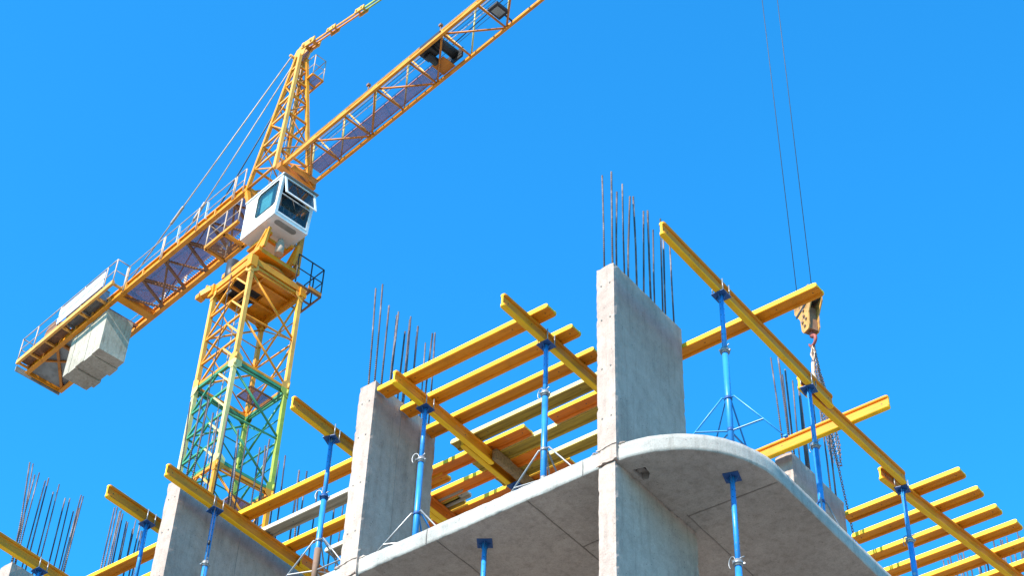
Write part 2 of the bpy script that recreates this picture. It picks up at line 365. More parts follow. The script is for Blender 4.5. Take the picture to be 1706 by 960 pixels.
for k in range(1, 4):
    for x0, x1, y1 in ((0, .25, 1.6), (-3.72, -3.45, 1.3), (-7.19, -6.92, 3.4), (-10.65, -10.38, 1.1), (-14.1, -13.85, 1.2)):
        if k == 1 and x0 == 0: pass
        bpart('wall_pier', MB().box(x0, x1, .01, y1, -2.95 * (k + 1), -2.95 * k - TH), CONC)
for x0, x1, y1 in ((-3.72, -3.45, 1.3), (-7.19, -6.92, 3.4), (-10.65, -10.38, 1.1)):
    bpart('wall_pier', MB().box(x0, x1, .01, y1, -2.95, -TH - .003), CONC)
for x0, y0 in ((-.1, 4.2), (-4, 6), (-8, 6), (-4, 13), (-8, 13), (-15, 13), (-15, 5), (1.1, 13)):
    for k in range(0, 5):
        bpart('wall_pier', MB().box(x0, x0 + .26, y0, y0 + .95, max(-14, -2.95 * (k + 1)), -2.95 * k - TH - .003), CONC)
bpart('wall_pier', MB().box(-13.9, -13.6, .05, 1.2, 0.002, 2.7), CONC)
for x0 in (0, -3.72, -7.19):
    for zz in (.42, 1.15, 1.9, 2.45):
        for dx in (.07, .19): bpart('tie_hole', MB().prism([(x0 + dx + .011 * math.cos(i * math.pi / 5), zz + .011 * math.sin(i * math.pi / 5)) for i in range(10)], -.006, .01, 'y'), CONC_D, {0: p1, -3.72: p2, -7.19: p3}[x0])
for bb, aa, pp in ((.52, -3.4525, p2), (.90, -3.4525, p2), (1.2, -6.9225, p3), (2.4, -6.9225, p3)):
    m_ = MB(); q = [Vector((aa + .0, bb + nz((k * .3, bb, 0), 1.1) * .006, .0 + 2.7 * k / 20)) for k in range(21)]
    for k in range(20): m_.bar(q[k], q[k + 1], .008, .010)
    bpart('formwork_seam', m_, CONC_D if pp is not p1 else CONC, pp)
for x0 in (0, -3.72, -7.19):
    for zz in (-.004, -.212): ridge((x0 - .01, -.003, zz), (x0 + .26, -.003, zz + .012), .010, .008, CONC, .03)
# spilled mortar lumps at pier feet
def lump(x, y, z, r, parent=slab):
    bm = bmesh.new(); bmesh.ops.create_icosphere(bm, subdivisions=2, radius=r)
    for v in bm.verts: v.co = Vector((v.co.x * 1.5, v.co.y, v.co.z * .6)) * (1 + .5 * nz(v.co * (1 / r) + Vector((x * 7, y, 0)), 1.3)) + Vector((x, y, z))
    me = bpy.data.meshes.new('lump'); bm.to_mesh(me); bm.free(); bpart('mortar_lump', me, CONC, parent)
for x, y, z, r in ((-.10, .09, .015, .035), (-.22, .12, .015, .045), (-.33, .10, .01, .03), (-.06, .05, .01, .025), (-3.8, .06, .01, .04), (-3.4, .06, .012, .035), (-3.33, .09, .01, .025), (-3.75, -.0, -.02, .03), (-3.6, -.0, -.05, .035), (-3.5, 0, -.1, .025), (.29, .06, .01, .03)):
    if y <= 0: continue
    lump(x, y, z, r)

# ------------------------------------------------------------------ timber I-beams
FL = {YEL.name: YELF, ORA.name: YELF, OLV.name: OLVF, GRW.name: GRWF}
def ibeam_mesh(L, key):
    # local: length along X from 0, width Y (80 mm), height Z (200 mm), upright, origin at bottom centre
    H, W, T, t = .20, .08, .04, .028; c = .008
    def prof(k):
        w_, tt = W / 2 * k, t / 2
        return [(-w_ + c, 0), (w_ - c, 0), (w_, c), (w_, T - c), (w_ - c, T), (tt, T + .006), (tt, H - T - .006), (w_ - c, H - T), (w_, H - T + c), (w_, H - c), (w_ - c, H), (-w_ + c, H), (-w_, H - c), (-w_, H - T + c), (-w_ + c, H - T), (-tt, H - T - .006), (-tt, T + .006), (-w_ + c, T), (-w_, T - c), (-w_, c)]
    xs = [0, .012, .035] + [L * i / 4 for i in (1, 2, 3)] + [L - .035, L - .012, L]; ks = [.55, .86, 1, 1, 1, 1, 1, .86, .55]
    mb = MB(); n = 20; vs = []
    for x, k in zip(xs, ks):
        bow = 0
        for y, z in prof(k):
            if k < 1: z = .10 + (z - .10) * (.86 + .14 * k if abs(z - .1) > .065 else 1)
            vs.append((x, y, z))
    fs = [tuple(range(n))[::-1], tuple(range(8 * n, 9 * n))]
    for r_ in range(8):
        for i in range(n): fs.append((r_ * n + i, r_ * n + (i + 1) % n, (r_ + 1) * n + (i + 1) % n, (r_ + 1) * n + i))
    mb.add(vs, fs)
    for i in range(len(fs)):
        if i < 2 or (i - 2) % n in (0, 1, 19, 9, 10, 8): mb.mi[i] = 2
    for x in (.10, L - .10, .55, L - .6):
        for sgn in (-1, 1):
            mb.prism([(x + .009 * math.cos(a), .10 + .009 * math.sin(a)) for a in [i * math.pi / 4 for i in range(8)]], sgn * t / 2 if sgn > 0 else -t / 2 - .0012, sgn * t / 2 + (.0012 if sgn > 0 else 0), 'y', mi=1)
    return mb
def place_beam(name, p, q, mat, flat, label, group, cat='timber beam', tilt=0):
    p, q = Vector(p), Vector(q); L = (q - p).length
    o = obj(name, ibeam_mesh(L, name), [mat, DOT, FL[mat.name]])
    d = (q - p).normalized(); ang = math.atan2(d.y, d.x)
    pit = -math.asin(d.z)
    m = Matrix.Translation(p) @ Matrix.Rotation(ang, 4, 'Z') @ Matrix.Rotation(pit, 4, 'Y') @ Matrix.Rotation(tilt, 4, 'X')
    if flat: m = m @ Matrix.Translation((0, -.10 + .10, .04)) @ Matrix.Rotation(-math.pi / 2, 4, 'X')   # lies on its side, from y=0 to +0.2
    o.matrix_world = m
    tag(o, label, cat, group, 'thing'); return o
GM = 'yellow main beams carried by the props'
GS = 'secondary beams laid across the main beams'
ZM = 2.35; ZS = 2.552
def mainb(a0, b0, a1, b1, label, mat=YEL, z=ZM):
    place_beam('main_beam', (a0 + .04, b0, z), (a1 + .04, b1, z), mat, False, label, GM)
mainb(-1.06, -.50, -1.02, 1.95, 'yellow main beam just left of the front pier, crossing the right ends of three beams')
mainb(-3.01, -.18, -3.01, 1.84, 'yellow main beam crossing the left ends of the topmost beams beside the left pier')
mainb(-3.096, 1.30, -3.10, 3.6, 'yellow main beam lapping beside the dark raw timber and running down behind the slab edge', YEL)
mainb(1.14, -.39, 1.16, 3.40, 'long yellow main beam reaching highest on the right, its tip beside the front pier bars')
mainb(1.035, 2.82, 1.155, 5.30, 'middle yellow main beam on the right, lapping the highest one at the second prop')
mainb(.96, 5.0, 1.50, 9.3, 'yellow main beam at lower right under the row of bright parallel beams')
mainb(-4.39, -.55, -4.37, 3.0, 'yellow main beam end standing free against the sky between crane mast and left pier')
mainb(-6.71, -.49, -6.70, 2.7, 'yellow main beam crossing in front of the long pier below the crane mast')
mainb(-6.615, 2.08, -6.60, 4.2, 'orange main beam at bottom centre left lapping behind the prop with the rusty foot', ORA)
mainb(-7.70, -.63, -7.69, 2.6, 'short visible yellow main beam tip left of the long pier')
mainb(-9.78, -1.5, -9.79, 2.4, 'leftmost yellow main beam cut by the left picture edge')
mainb(-4.29, 1.9, -4.29, 4.2, 'orange main beam glimpsed low behind the left pier', ORA)
def sec(a0, a1, b, label, mat=YEL, z=ZS, tilt=0):
    # lies flat, front face at b, b..b+.2
    p = Vector((a0, b + .10, z)); q = Vector((a1, b + .10, z))
    L = (q - p).length
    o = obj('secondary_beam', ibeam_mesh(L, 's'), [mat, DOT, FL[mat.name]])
    o.matrix_world = Matrix.Translation((a0, b + .2, z + .04)) @ Matrix.Rotation(math.pi / 2, 4, 'X')
    tag(o, label, 'timber beam', GS, 'thing'); return o
sec(-3.42, -.73, .0, 'topmost yellow secondary beam between the left pier and the front pier')
sec(-3.43, -.70, .47, 'second yellow secondary beam from the top between the two piers')
sec(-3.46, -.73, .96, 'third yellow secondary beam from the top, its right tip touching the front pier outline')
sec(-3.33, -.70, 1.38, 'olive weathered beam with pale edge, fourth down between the piers', OLV)
sec(-4.9, -2.33, 1.66, 'orange beam tucked behind the fourth beam, ending mid bay above the dark timber', ORA)
sec(-1.96, -.62, 1.66, 'short visible orange beam beside the front pier, behind the upper olive beam', ORA)
sec(-3.36, -.66, 1.88, 'olive beam with white edge in the middle of the bay, passing behind the right prop', OLV)
sec(-4.9, -2.40, 2.10, 'orange beam ending just behind the prop nearest the front pier', ORA)
sec(-3.31, -.70, 2.31, 'lower olive beam with white edge running to the front pier', OLV)
sec(-5.2, -3.95, 2.31, 'stubby olive beam end low beside the left pier', OLV)
sec(-4.9, -2.25, 2.55, 'lowest orange beam whose tip ends above the slab edge near the front pier', ORA)
sec(-2.1, -.72, 2.76, 'yellow beam just above the slab edge left of the front pier', YEL)
sec(-4.9, -2.4, 3.0, 'orange beam mostly hidden behind the slab edge', ORA)
sec(-6.75, -3.80, .90, 'yellow secondary beam reaching from the long pier to the left pier, highest of its bay')
sec(-6.74, -3.80, 1.37, 'pale grey weathered beam, second in the bay left of the left pier', GRW)
sec(-6.74, -3.80, 1.80, 'yellow secondary beam, third in the bay left of the left pier', YEL)
sec(-6.3, -3.80, 2.24, 'grey white beam low behind the prop with the rusty foot', GRW)
sec(-9.9, -7.28, .76, 'yellow secondary beam in the far left bay above the other')
sec(-9.9, -7.28, 1.22, 'lower yellow secondary beam in the far left bay')
sec(-.10, 2.07, 1.56, 'yellow beam pointing up to the crane hook block right of the front pier')
for i, (a0, a1, b, lab) in enumerate(((.06, 1.82, 5.68, 'topmost beam of the bright row at lower right, ending at the right pier'), (-.08, 1.83, 6.18, 'second beam from the top in the bright row at lower right'),
        (-.16, 1.85, 6.68, 'third beam from the top in the bright row at lower right'), (-.18, 1.92, 7.15, 'fourth beam down in the bright row at lower right'),
        (-.2, 2.2, 7.60, 'fifth beam down in the bright row at lower right, cut by the right edge'), (-.2, 2.3, 8.06, 'sixth beam down in the bright row at lower right'), (-.2, 2.4, 8.52, 'lowest beam of the bright row, in the bottom right corner'))):
    sec(a0, a1, b, lab)
place_beam('secondary_beam', (-.42, 4.02, 2.553), (1.70, 4.02, 2.553), YEL, False, 'bright yellow upright beam crossing behind the middle right main beam', GS)
# dark raw timber beside the lapped main beams
rb = obj('raw_timber', rough_box(-.035, .035, 0, 1.25, 0, .16, .08, .003), BRW, None, (-2.885, 1.76, 2.36))
tag(rb, 'short dark brown raw timber wedged beside the main beam above the slab edge', 'timber')
# ------------------------------------------------------------------ steel props
def prop(a, b, z0, z1, label, collar=1.5, rz=0, foot=BLU, pins=True, low=False, group='blue adjustable steel props under the main beams'):
    t = empty('steel_prop', (a, b, z0), rz); tag(t, label, 'prop', group)
    H = z1 - z0; ro, ri = .037, .029
    obj('outer_tube', MB().tube([(0, 0, .004), (0, 0, collar)], ro, 14), BLU if foot is BLU else [BLU], t)
    if foot is not BLU: obj('foot_sleeve', MB().tube([(0, 0, .01), (0, 0, .62)], ro + .0025, 14), foot, t)
    obj('base_plate', MB().box(-.06, .06, -.06, .06, 0, .008), BLD, t)
    inn = obj('inner_tube', MB().tube([(0, 0, collar - .1), (0, 0, H - .008)], ri, 14), BLU, t)
    hm = MB()
    k = collar + .12
    while k < H - .12:
        for s in (-1, 1):
            hm.prism([(.006 * math.cos(i * math.pi / 3), k + .006 * math.sin(i * math.pi / 3)) for i in range(6)], -ri - .001 if s < 0 else ri - .004, -ri + .004 if s < 0 else ri + .001, 'y')
            hm.prism([(.006 * math.cos(i * math.pi / 3), k + .006 * math.sin(i * math.pi / 3)) for i in range(6)], -ri - .001 if s < 0 else ri - .004, -ri + .004 if s < 0 else ri + .001, 'x')
        k += .10
    tag(obj('pin_holes', hm, BLK, inn), kind='stuff')
    c = MB().tube([(0, 0, collar - .07), (0, 0, collar + .01)], ro + .010, 14); c.tube([(0, 0, collar - .045), (0, 0, collar - .02)], ro + .022, 14)
    for a_ in (0, 2.1, 4.2): c.bar((0, 0, collar - .03), (.075 * math.cos(a_), .075 * math.sin(a_), collar - .04), .018)
    obj('adjusting_nut', c, GAL if foot is BLU else BLD, t)
    hb = MB(); ang = random.uniform(2.2, 3.6); pts = []
    for i in range(13):
        q = i / 12 * math.pi * 1.35; pts.append((math.cos(ang) * (.035 + .045 * (1 - math.cos(q))), math.sin(ang) * (.035 + .045 * (1 - math.cos(q))), collar + .02 + .075 * math.sin(q)))
    hb.tube(pts, .006, 6); hb.tube([(-.07, .02, collar + .03), (.075, -.02, collar + .035)], .007, 6)
    obj('locking_pin', hb, GAL, t)
    pl = obj('head_plate', MB().box(-.088, .088, -.088, .088, H - .009, H - .0005), BLD, t)
    if pins:
        for sx in (-1, 1):
            for sy in (-1, 1): obj('head_pin', MB().tube([(sx * .072, sy * .072, H - .001), (sx * .072, sy * .072, H + .18)], .008, 7), GAL, pl)
    gs = MB()
    for s in (-1, 1):
        gs.prism([(s * ri, H - .009), (s * .07, H - .009), (s * ri, H - .09)], -.003, .003, 'y'); gs.prism([(s * ri, H - .009), (s * .07, H - .009), (s * ri, H - .09)], -.003, .003, 'x')
    obj('head_gusset', gs, BLD, t)
    return t
P = {}
prop(1.18, .86, 0, ZM, 'blue prop standing on the rounded slab corner under the highest main beam', 1.50)
prop(1.155, 2.91, 0, ZM, 'blue prop at the lap of two main beams by the right pier', 1.47, .15)
prop(1.12, 5.36, 0, ZM, 'blue prop at lower right under the row of bright beams', 1.55, .2, BLU)
prop(-1.01, .37, 0, ZM, 'blue prop nearest the front pier, standing on the straight slab edge', 1.6)
prop(-2.97, .45, 0, ZM, 'blue prop in front of the left pier dark face', 1.55)
prop(-4.35, .22, 0, ZM, 'blue prop with rusty brown foot sleeve left of the left pier', 1.44, .3, RUS)
prop(-6.67, .46, 0, ZM, 'blue prop in front of the long pier at the bottom edge of the picture', 1.5, -.2)
prop(-7.66, .14, 0, ZM, 'blue prop left of the long pier beside the yellow beam tip', 1.4)
prop(-9.74, .05, 0, ZM, 'leftmost blue prop with only its head plate showing at the bottom left', 1.5)
prop(-3.00, 2.38, 0, ZM, 'blue prop head seen behind the slab edge under the dark raw timber', 1.5)
prop(1.09, .98, -2.95, -TH, 'blue prop holding up the underside of the rounded slab corner', 1.62, .3, BLU, False, group='blue props below the slab')
prop(-1.85, .40, -2.95, -TH, 'blue prop holding up the underside of the straight slab left of the lower wall', 1.7, .6, BLU, False, group='blue props below the slab')
def tripod(a, b, label, angs, ht=.72, mat=BLU, reach=.55, light=None):
    t = empty('prop_tripod', (a, b, 0)); tag(t, label, 'tripod', 'folding tripods clamped round the props')
    cl = MB(); cl.tube([(0, 0, ht - .04), (0, 0, ht)], .046, 12)
    cl.tube([(0, 0, .28), (0, 0, .33)], .038, 12); obj('clamp', cl, BLD if mat is BLU else GAL, t)
    for i, an in enumerate(angs):
        c, s = math.cos(an), math.sin(an); m = light if (light and i in (0, 1)) else mat
        top = Vector((c * .07, s * .07, ht)); foot = Vector((c * reach, s * reach, .012))
        lg = obj('leg', MB().tube([(c * .03, s * .03, ht - .01), top, foot], .0105, 8), m, t)
        mid = top.lerp(foot, .58)
        obj('brace', MB().bar(mid, (c * .035, s * .035, .30), .022, .007), m, t)
        obj('foot', MB().box(foot.x - .02, foot.x + .02, foot.y - .02, foot.y + .02, 0, .02), m, lg)
    return t
tripod(1.18, .86, 'blue tripod round the prop on the rounded slab corner', [R(205), R(10), R(95), R(150)], .78, BLU, .62)
tripod(1.155, 2.91, 'pale blue tripod at the foot of the prop by the right pier', [R(-65), R(60), R(170)], .62, BLU, .34, GAL)
tripod(1.12, 5.36, 'tripod at the foot of the lower right prop', [R(40), R(160), R(280)], .7, BLU, .5)
tripod(-1.01, .37, 'grey steel tripod round the prop nearest the front pier', [R(186), R(2), R(85), R(110)], .74, GAL, .62)
tripod(-2.97, .45, 'grey and blue tripod in front of the left pier dark face', [R(203), R(-8), R(70), R(110)], .72, BLU, .62, GAL)
tripod(-4.35, .22, 'grey tripod round the prop with the rusty foot', [R(195), R(5), R(60), R(110)], .76, GAL, .60)
tripod(-6.67, .46, 'tripod of the prop in front of the long pier', [R(-10), R(120), R(230)], .72, BLU, .5)
tripod(-9.74, .05, 'tripod of the leftmost prop', [R(40), R(160), R(280)], .72, BLU, .5)
# tie wire hanging from a head pin
wr = MB().tube([(-6.60, .40, 2.50), (-6.595, .39, 2.0), (-6.60, .40, 1.5), (-6.585, .38, .9), (-6.6, .4, .2)], .005, 6); wr.tube([(-6.595, .39, 1.78), (-6.595, .39, 1.72)], .018, 8)
tag(obj('tie_wire', wr, BLK), 'thin dark wire hanging beside the prop in front of the long pier', 'wire')

# ------------------------------------------------------------------ tower crane
crane = empty('tower_crane', (-20.67, 12.37, -14), R(-8.6))
tag(crane, 'ochre yellow tower crane with white cab, green mast section and concrete counterweight', 'crane')
def cp(name, data, mats, parent=None):
    o = obj(name, data, mats, parent or crane)
    if parent is None: o.location = (0, 0, 14)
    return o
def br(name, p, q, r, mat, parent, n=8):
    return cp(name, MB().tube([p, q], r, n), mat, parent)
def bx(name, p, q, w_, mat, parent, h=None, roll=None):
    return cp(name, MB().bar(p, q, w_, h, roll), mat, parent)
h = .875
def mast_section(z0, z1, mh, md, ml, detailed=True):
    c = [(-h, -h), (h, -h), (h, h), (-h, h)]
    root = cp('mast_section', MB().bar((*c[0], z1 - .05), (*c[1], z1 - .05), .085), mh)
    for z in (z0 + .05, z1 - .05):
        for i in range(4):
            if not (i == 0 and z > z0 + 1): bx('cross_beam', (*c[i], z), (*c[(i + 1) % 4], z), .085, mh, root)
    for sx in (-1, 1):
        for sy in (-1, 1):
            lm = ml[(sx > 0) + 2 * (sy > 0)]
            bx('leg', (sx * h, sy * h, z0), (sx * h, sy * h, z1), .118, lm, root)
            for zz, d in ((z0, 1), (z1, -1)):
                gp = MB()
                gp.prism([(sx * (h + .07), zz), (sx * (h - .19), zz), (sx * (h - .19), zz + d * .16), (sx * (h - .02), zz + d * .30), (sx * (h + .07), zz + d * .30)], sy * h - .074 if sy < 0 else sy * h + .066, sy * h - .066 if sy < 0 else sy * h + .074, 'y')
                gp.prism([(sy * (h + .07), zz), (sy * (h - .19), zz), (sy * (h - .19), zz + d * .16), (sy * (h - .02), zz + d * .30), (sy * (h + .07), zz + d * .30)], sx * h - .074 if sx < 0 else sx * h + .066, sx * h - .066 if sx < 0 else sx * h + .074, 'x')
                gp.tube([(sx * (h + .075), sy * (h + .03), zz + d * .02), (sx * (h + .075), sy * (h + .03), zz + d * .20)], .035, 8)
                cp('joint_plate', gp, lm, root)
    L = z1 - z0
    if not detailed:
        for f in range(4):
            c = [(-h, -h), (h, -h), (h, h), (-h, h)]; a, b_ = c[f], c[(f + 1) % 4]
            for k in range(2):
                br('brace', (*a, z0 + L * k / 2), (*b_, z0 + L * (k + .5) / 2), .035, md, root, 6); br('brace', (*b_, z0 + L * (k + .5) / 2), (*a, z0 + L * (k + 1) / 2), .035, md, root, 6)
        return root
    # near face (-y): horizontals with inverted V braces
    n = 4; s_ = L / n
    for k in range(n):
        zt = z1 - .05 - s_ * k; zb = zt - s_
        if k: bx('brace', (-h, -h, zt), (h, -h, zt), .058, md, root)
        bx('brace', (.12, -h, zt), (-h, -h, zb), .052, md, root)
        bx('brace', (.16, -h, zt), (h, -h, zb + .12), .052, CRM if md is GRN else CRL, root)  # paler than its twin: sunlight painted into this brace
    # other faces: zigzag lacing
    for a, b_ in (((h, -h), (h, h)), ((h, h), (-h, h)), ((-h, h), (-h, -h))):
        for k in range(2):
            zt = z1 - .14 - (L - .16) / 2 * k; zb = z1 - .14 - (L - .16) / 2 * (k + 1); zm = (zt + zb) / 2
            if k == 0: br('brace', (*a, zt - .06), (*b_, zt + .02), .032, md, root)
            br('brace', (*a, zt - .12), (*b_, zb + .1), .034, md, root)
            br('brace', (*b_, zb + .06), (*a, zb - .02), .030, md, root)
            if a != (h, -h): br('brace', (*b_, zt - .12), (*a, zb + .1), .022, md, root, 6); br('brace', (*a, zm), (*b_, zm), .020, md, root, 6)
    return root
secs = [(19.83, 23.45), (16.33, 19.83), (12.83, 16.33), (9.33, 12.83), (5.83, 9.33), (2.33, 5.83), (-1.17, 2.33), (-4.67, -1.17), (-8.17, -4.67), (-14, -8.17)]
for i, (z0, z1) in enumerate(secs):
    if i == 1: ms = mast_section(z0, z1, GRN, GRN, [CRM, CRM, GRY, GRY]); ms['label'] = 'green mast section below the ochre ones'  # cream on the two near legs is painted sunlight
    elif i == 0: mast_section(z0, z1, CRY, CRY, [CRL, CRL, CRY, CRL])
    else: mast_section(z0, z1, CRY, CRY, [CRY] * 4, i == 2)
# ladder, rest platforms
ld = MB()
for s in (-.17, .17): ld.bar((-.40 + s, -.25, 6), (-.40 + s, -.25, 23.4), .025)
for k in range(58): ld.tube([(-.57, -.25, 6.2 + .3 * k), (-.23, -.25, 6.2 + .3 * k)], .010, 5)
cp('ladder', ld, RAI)
for z in (19.6, 15.9):
    pf = MB()
    for y in (-.05, .70): pf.bar((-.05, y, z), (.55, y, z), .04)
    for x in (-.05, .55): pf.bar((x, -.05, z), (x, .70, z), .04)
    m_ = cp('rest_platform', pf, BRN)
    gr = MB()
    for k in range(18): gr.box(-.04 + k * .033, -.04 + k * .033 + .006, -.05, .70, z, z + .02)
    tag(cp('grating', gr, GRT, m_), kind='stuff')
br('power_cable', (.02, -.98, 23.55), (.02, -.96, -13.9), .016, BLK, None, 6)
for k in range(9): bx('cable_clamp', (-.1, -.93, 22.9 - k * 1.75), (.1, -.93, 22.9 - k * 1.75), .04, GAL, None)
# ---- mast head, slewing ring
hd = MB()
H0 = 23.45
for s in (-1, 1):
    hd.bar((-1.0, s * .90, H0 + .14), (1.0, s * .90, H0 + .14), .10, .22); hd.bar((s * .90, -.85, H0 + .14), (s * .90, .85, H0 + .14), .10, .22)
hd.box(-.05, .87, -.87, .87, H0 + .12, H0 + .15); hd.box(-.87, -.05, .25, .87, H0 + .12, H0 + .15)
for s in (-.35, .35): hd.bar((s, -.87, H0 + .08), (s, .87, H0 + .08), .07)
hd.bar((-.87, -.25, H0 + .08), (.87, -.25, H0 + .08), .07)
for sx in (-1, 1):
    for sy in (-1, 1): hd.box(sx * .90 - .11, sx * .90 + .11, sy * .90 - .11, sy * .90 + .11, H0 - .14, H0 + .27)
head = cp('mast_head', hd, CRY)
cp('machinery_and_dark_fill', MB().box(-.84, -.10, -.84, .2, H0 + .20, H0 + .30).box(-.6, -.15, -.7, -.2, H0 + .30, H0 + .5), BLK, head)  # black box added to read as shade in the mast head opening
cp('slewing_ring', MB().tube([(0, 0, H0 + .22), (0, 0, H0 + .46)], .70, 36).tube([(0, 0, H0 + .46), (0, 0, H0 + .54)], .80, 36), CRO)
for k in range(12):
    a_ = k * math.pi / 6; c, s = math.cos(a_), math.sin(a_); bx('ring_stiffener', (c * .73, s * .73, H0 + .25), (c * .73, s * .73, H0 + .46), .03, CRL, head)
tt = MB().tube([(0, 0, H0 + .56), (0, 0, H0 + .68)], .66, 36)
zt = H0 + .78
for s in (-1, 1):
    tt.bar((-.88, s * .70, zt), (.88, s * .70, zt), .10, .16); tt.bar((s * .80, -.65, zt), (s * .80, .65, zt), .10, .158)
tt.box(-.75, .75, -.65, .65, zt - .05, zt - .02)
turn = cp('turntable', tt, CRY)
# dark machinery inside the ring
cp('slewing_motor', MB().tube([(.96, -.12, zt + .10), (.96, -.12, zt + .50)], .13, 16).tube([(.96, -.12, zt + .50), (.96, -.12, zt + .66)], .09, 16), RAI, turn)
cp('slewing_motor', MB().tube([(-.58, -.62, zt - .5), (-.58, -.62, zt + .45)], .20, 16), BLK, turn)
# triangular supports under the cab
for s, y in ((1, -.64), (1, .44)):
    tr = MB(); tr.prism([(.42, zt + .08), (.96, zt + .08), (1.10, 24.98), (.96, 24.98)], y - .02, y + .02, 'y'); tr.bar((.44, y, zt + .08), (.98, y, 24.97), .08); tr.bar((.94, y, zt + .08), (1.10, y, 24.97), .08)
    cp('cab_support', tr, CRY, turn)
bk = MB()
for y in (-.50, .30): bk.bar((-.1, y, 24.93), (.98, y, 24.93), .10)
for x in (.0, .7): bk.bar((x, -.45, 24.93), (x, .25, 24.93), .10)
cp('cab_bracket', bk, CRY, turn)
# slewing tower posts up to the jib
for x, y in ((-.66, .62), (.80, .66)):
    bx('tower_post', (x, y, zt + .1), (x, y, 27.8), .15, CRY, turn)
bx('tower_post', (-.05, -.1, zt + .1), (-.64, -.58, 27.8), .13, CRY, turn)
bx('tower_post', (-.66, .62, 27.6), (.8, .66, 25.1), .08, CRY, turn); bx('tower_post', (-.66, .62, 25.2), (.8, .66, 27.4), .08, CRY, turn)
bx('tower_post', (-.66, -.6, 27.66), (-.66, .62, 27.66), .16, CRO, turn)
# railed corner platforms at mast head
def railing(name, pts, z, mat, parent=None, hgt=1.05, r=.018, post_r=.02, mid=True, n_between=0):
    mb = MB()
    P_ = [Vector((x, y, z)) for x, y in pts]
    for a, b_ in zip(P_[:-1], P_[1:]):
        mb.tube([a + Vector((0, 0, hgt)), b_ + Vector((0, 0, hgt))], r, 6)
        if mid: mb.tube([a + Vector((0, 0, hgt * .52)), b_ + Vector((0, 0, hgt * .52))], r * .85, 6)
    for i, a in enumerate(P_): mb.tube([a, a + Vector((0, 0, hgt))], post_r, 6)
    return cp(name, mb, mat, parent)
pl = MB()
for y in (.98, 1.38): pl.bar((.25, y, H0 + .05), (1.18, y, H0 + .05), .05)
for x in (.27, .7, 1.16): pl.bar((x, .98, H0 + .05), (x, 1.38, H0 + .05), .045)
pl.bar((1.16, .5, H0 + .05), (1.16, .98, H0 + .05), .05)
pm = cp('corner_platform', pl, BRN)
railing('railing', [(.27, 1.38), (.7, 1.38), (1.17, 1.38), (1.17, .95), (1.17, .45)], H0 + .05, BLK, pm, 1.1, .022, .024)
bx('toe_board', (1.20, .9, H0 + .12), (1.20, 1.38, H0 + .12), .02, CRO, pm, .12)
ob = MB(); ob.bar((-.90, -.98, H0 + .14), (-1.22, -1.10, H0 + .02), .15, .2); ob.bar((-.95, -.6, H0 + .1), (-1.25, -1.0, H0 + .04), .07); ob.box(-1.36, -1.18, -1.2, -.98, H0 - .12, H0 + .03); ob.tube([(-1.05, -1.05, H0 + .1), (-1.05, -1.05, H0 + .3)], .05, 8)
cp('climbing_bracket', ob, CRY)
# ---- operator cab
cx0, cx1, cy0, cy1, cz0, cz1 = -.10, 1.66, -.84, .40, 25.13, 26.66
cb = MB(); T_ = .05
# near side wall with window opening  (x .55-1.46, z 25.62-26.40)
def sidewall(y0, y1):
    prof = [(cx0, cz0), (cx1 - .16, cz0), (cx1, cz1), (cx0, cz1)]
    wx0, wx1, wz0, wz1 = .50, 1.48, cz0 + .44, cz1 - .12
    hole = [(wx0 + .08, wz0 + .02), (wx1 - .12, wz0 + .02), (wx1 - .04, wz0 + .08), (wx1 + .02, wz1 - .06), (wx1 - .04, wz1), (wx0 + .12, wz1), (wx0 + .02, wz1 - .10), (wx0, wz0 + .10)]
    bm = bmesh.new(); es = []
    for loop in (prof, hole):
        vv = [bm.verts.new((a, y0, b_)) for a, b_ in loop]
        for i in range(len(vv)): es.append(bm.edges.new((vv[i], vv[(i + 1) % len(vv)])))
    g_ = bmesh.ops.triangle_fill(bm, edges=es, use_beauty=True)
    fs = [f for f in bm.faces]
    ex = bmesh.ops.extrude_face_region(bm, geom=fs); bmesh.ops.translate(bm, verts=[v for v in ex['geom'] if isinstance(v, bmesh.types.BMVert)], vec=(0, y1 - y0, 0))
    bm.normal_update(); off = len(cb.v); bm.verts.index_update(); cb.v += [v.co.copy() for v in bm.verts]
    for f in bm.faces: cb.f.append([v.index + off for v in f.verts]); cb.sm.append(False); cb.mi.append(0)
    bm.free(); return hole
hole = sidewall(cy0, cy0 + T_); sidewall(cy1 - T_, cy1)
cb.box(cx0, cx0 + T_, cy0 + T_, cy1 - T_, cz0, cz1 - T_)
cb.box(cx0 - .03, cx1 + .04, cy0 - .03, cy1 + .04, cz1, cz1 + .05)
cb.add([(cx0 + T_, cy0 + T_, cz0), (cx1 - .22, cy0 + T_, cz0), (cx1 - .22, cy1 - T_, cz0), (cx0 + T_, cy1 - T_, cz0), (cx0 + T_, cy0 + T_, cz0 + .04), (cx1 - .28, cy0 + T_, cz0 + .04), (cx1 - .28, cy1 - T_, cz0 + .04), (cx0 + T_, cy1 - T_, cz0 + .04)],
       [(3, 2, 1, 0), (4, 5, 6, 7), (0, 1, 5, 4), (1, 2, 6, 5), (2, 3, 7, 6), (3, 0, 4, 7)])
cab = cp('cab', cb, WHT)
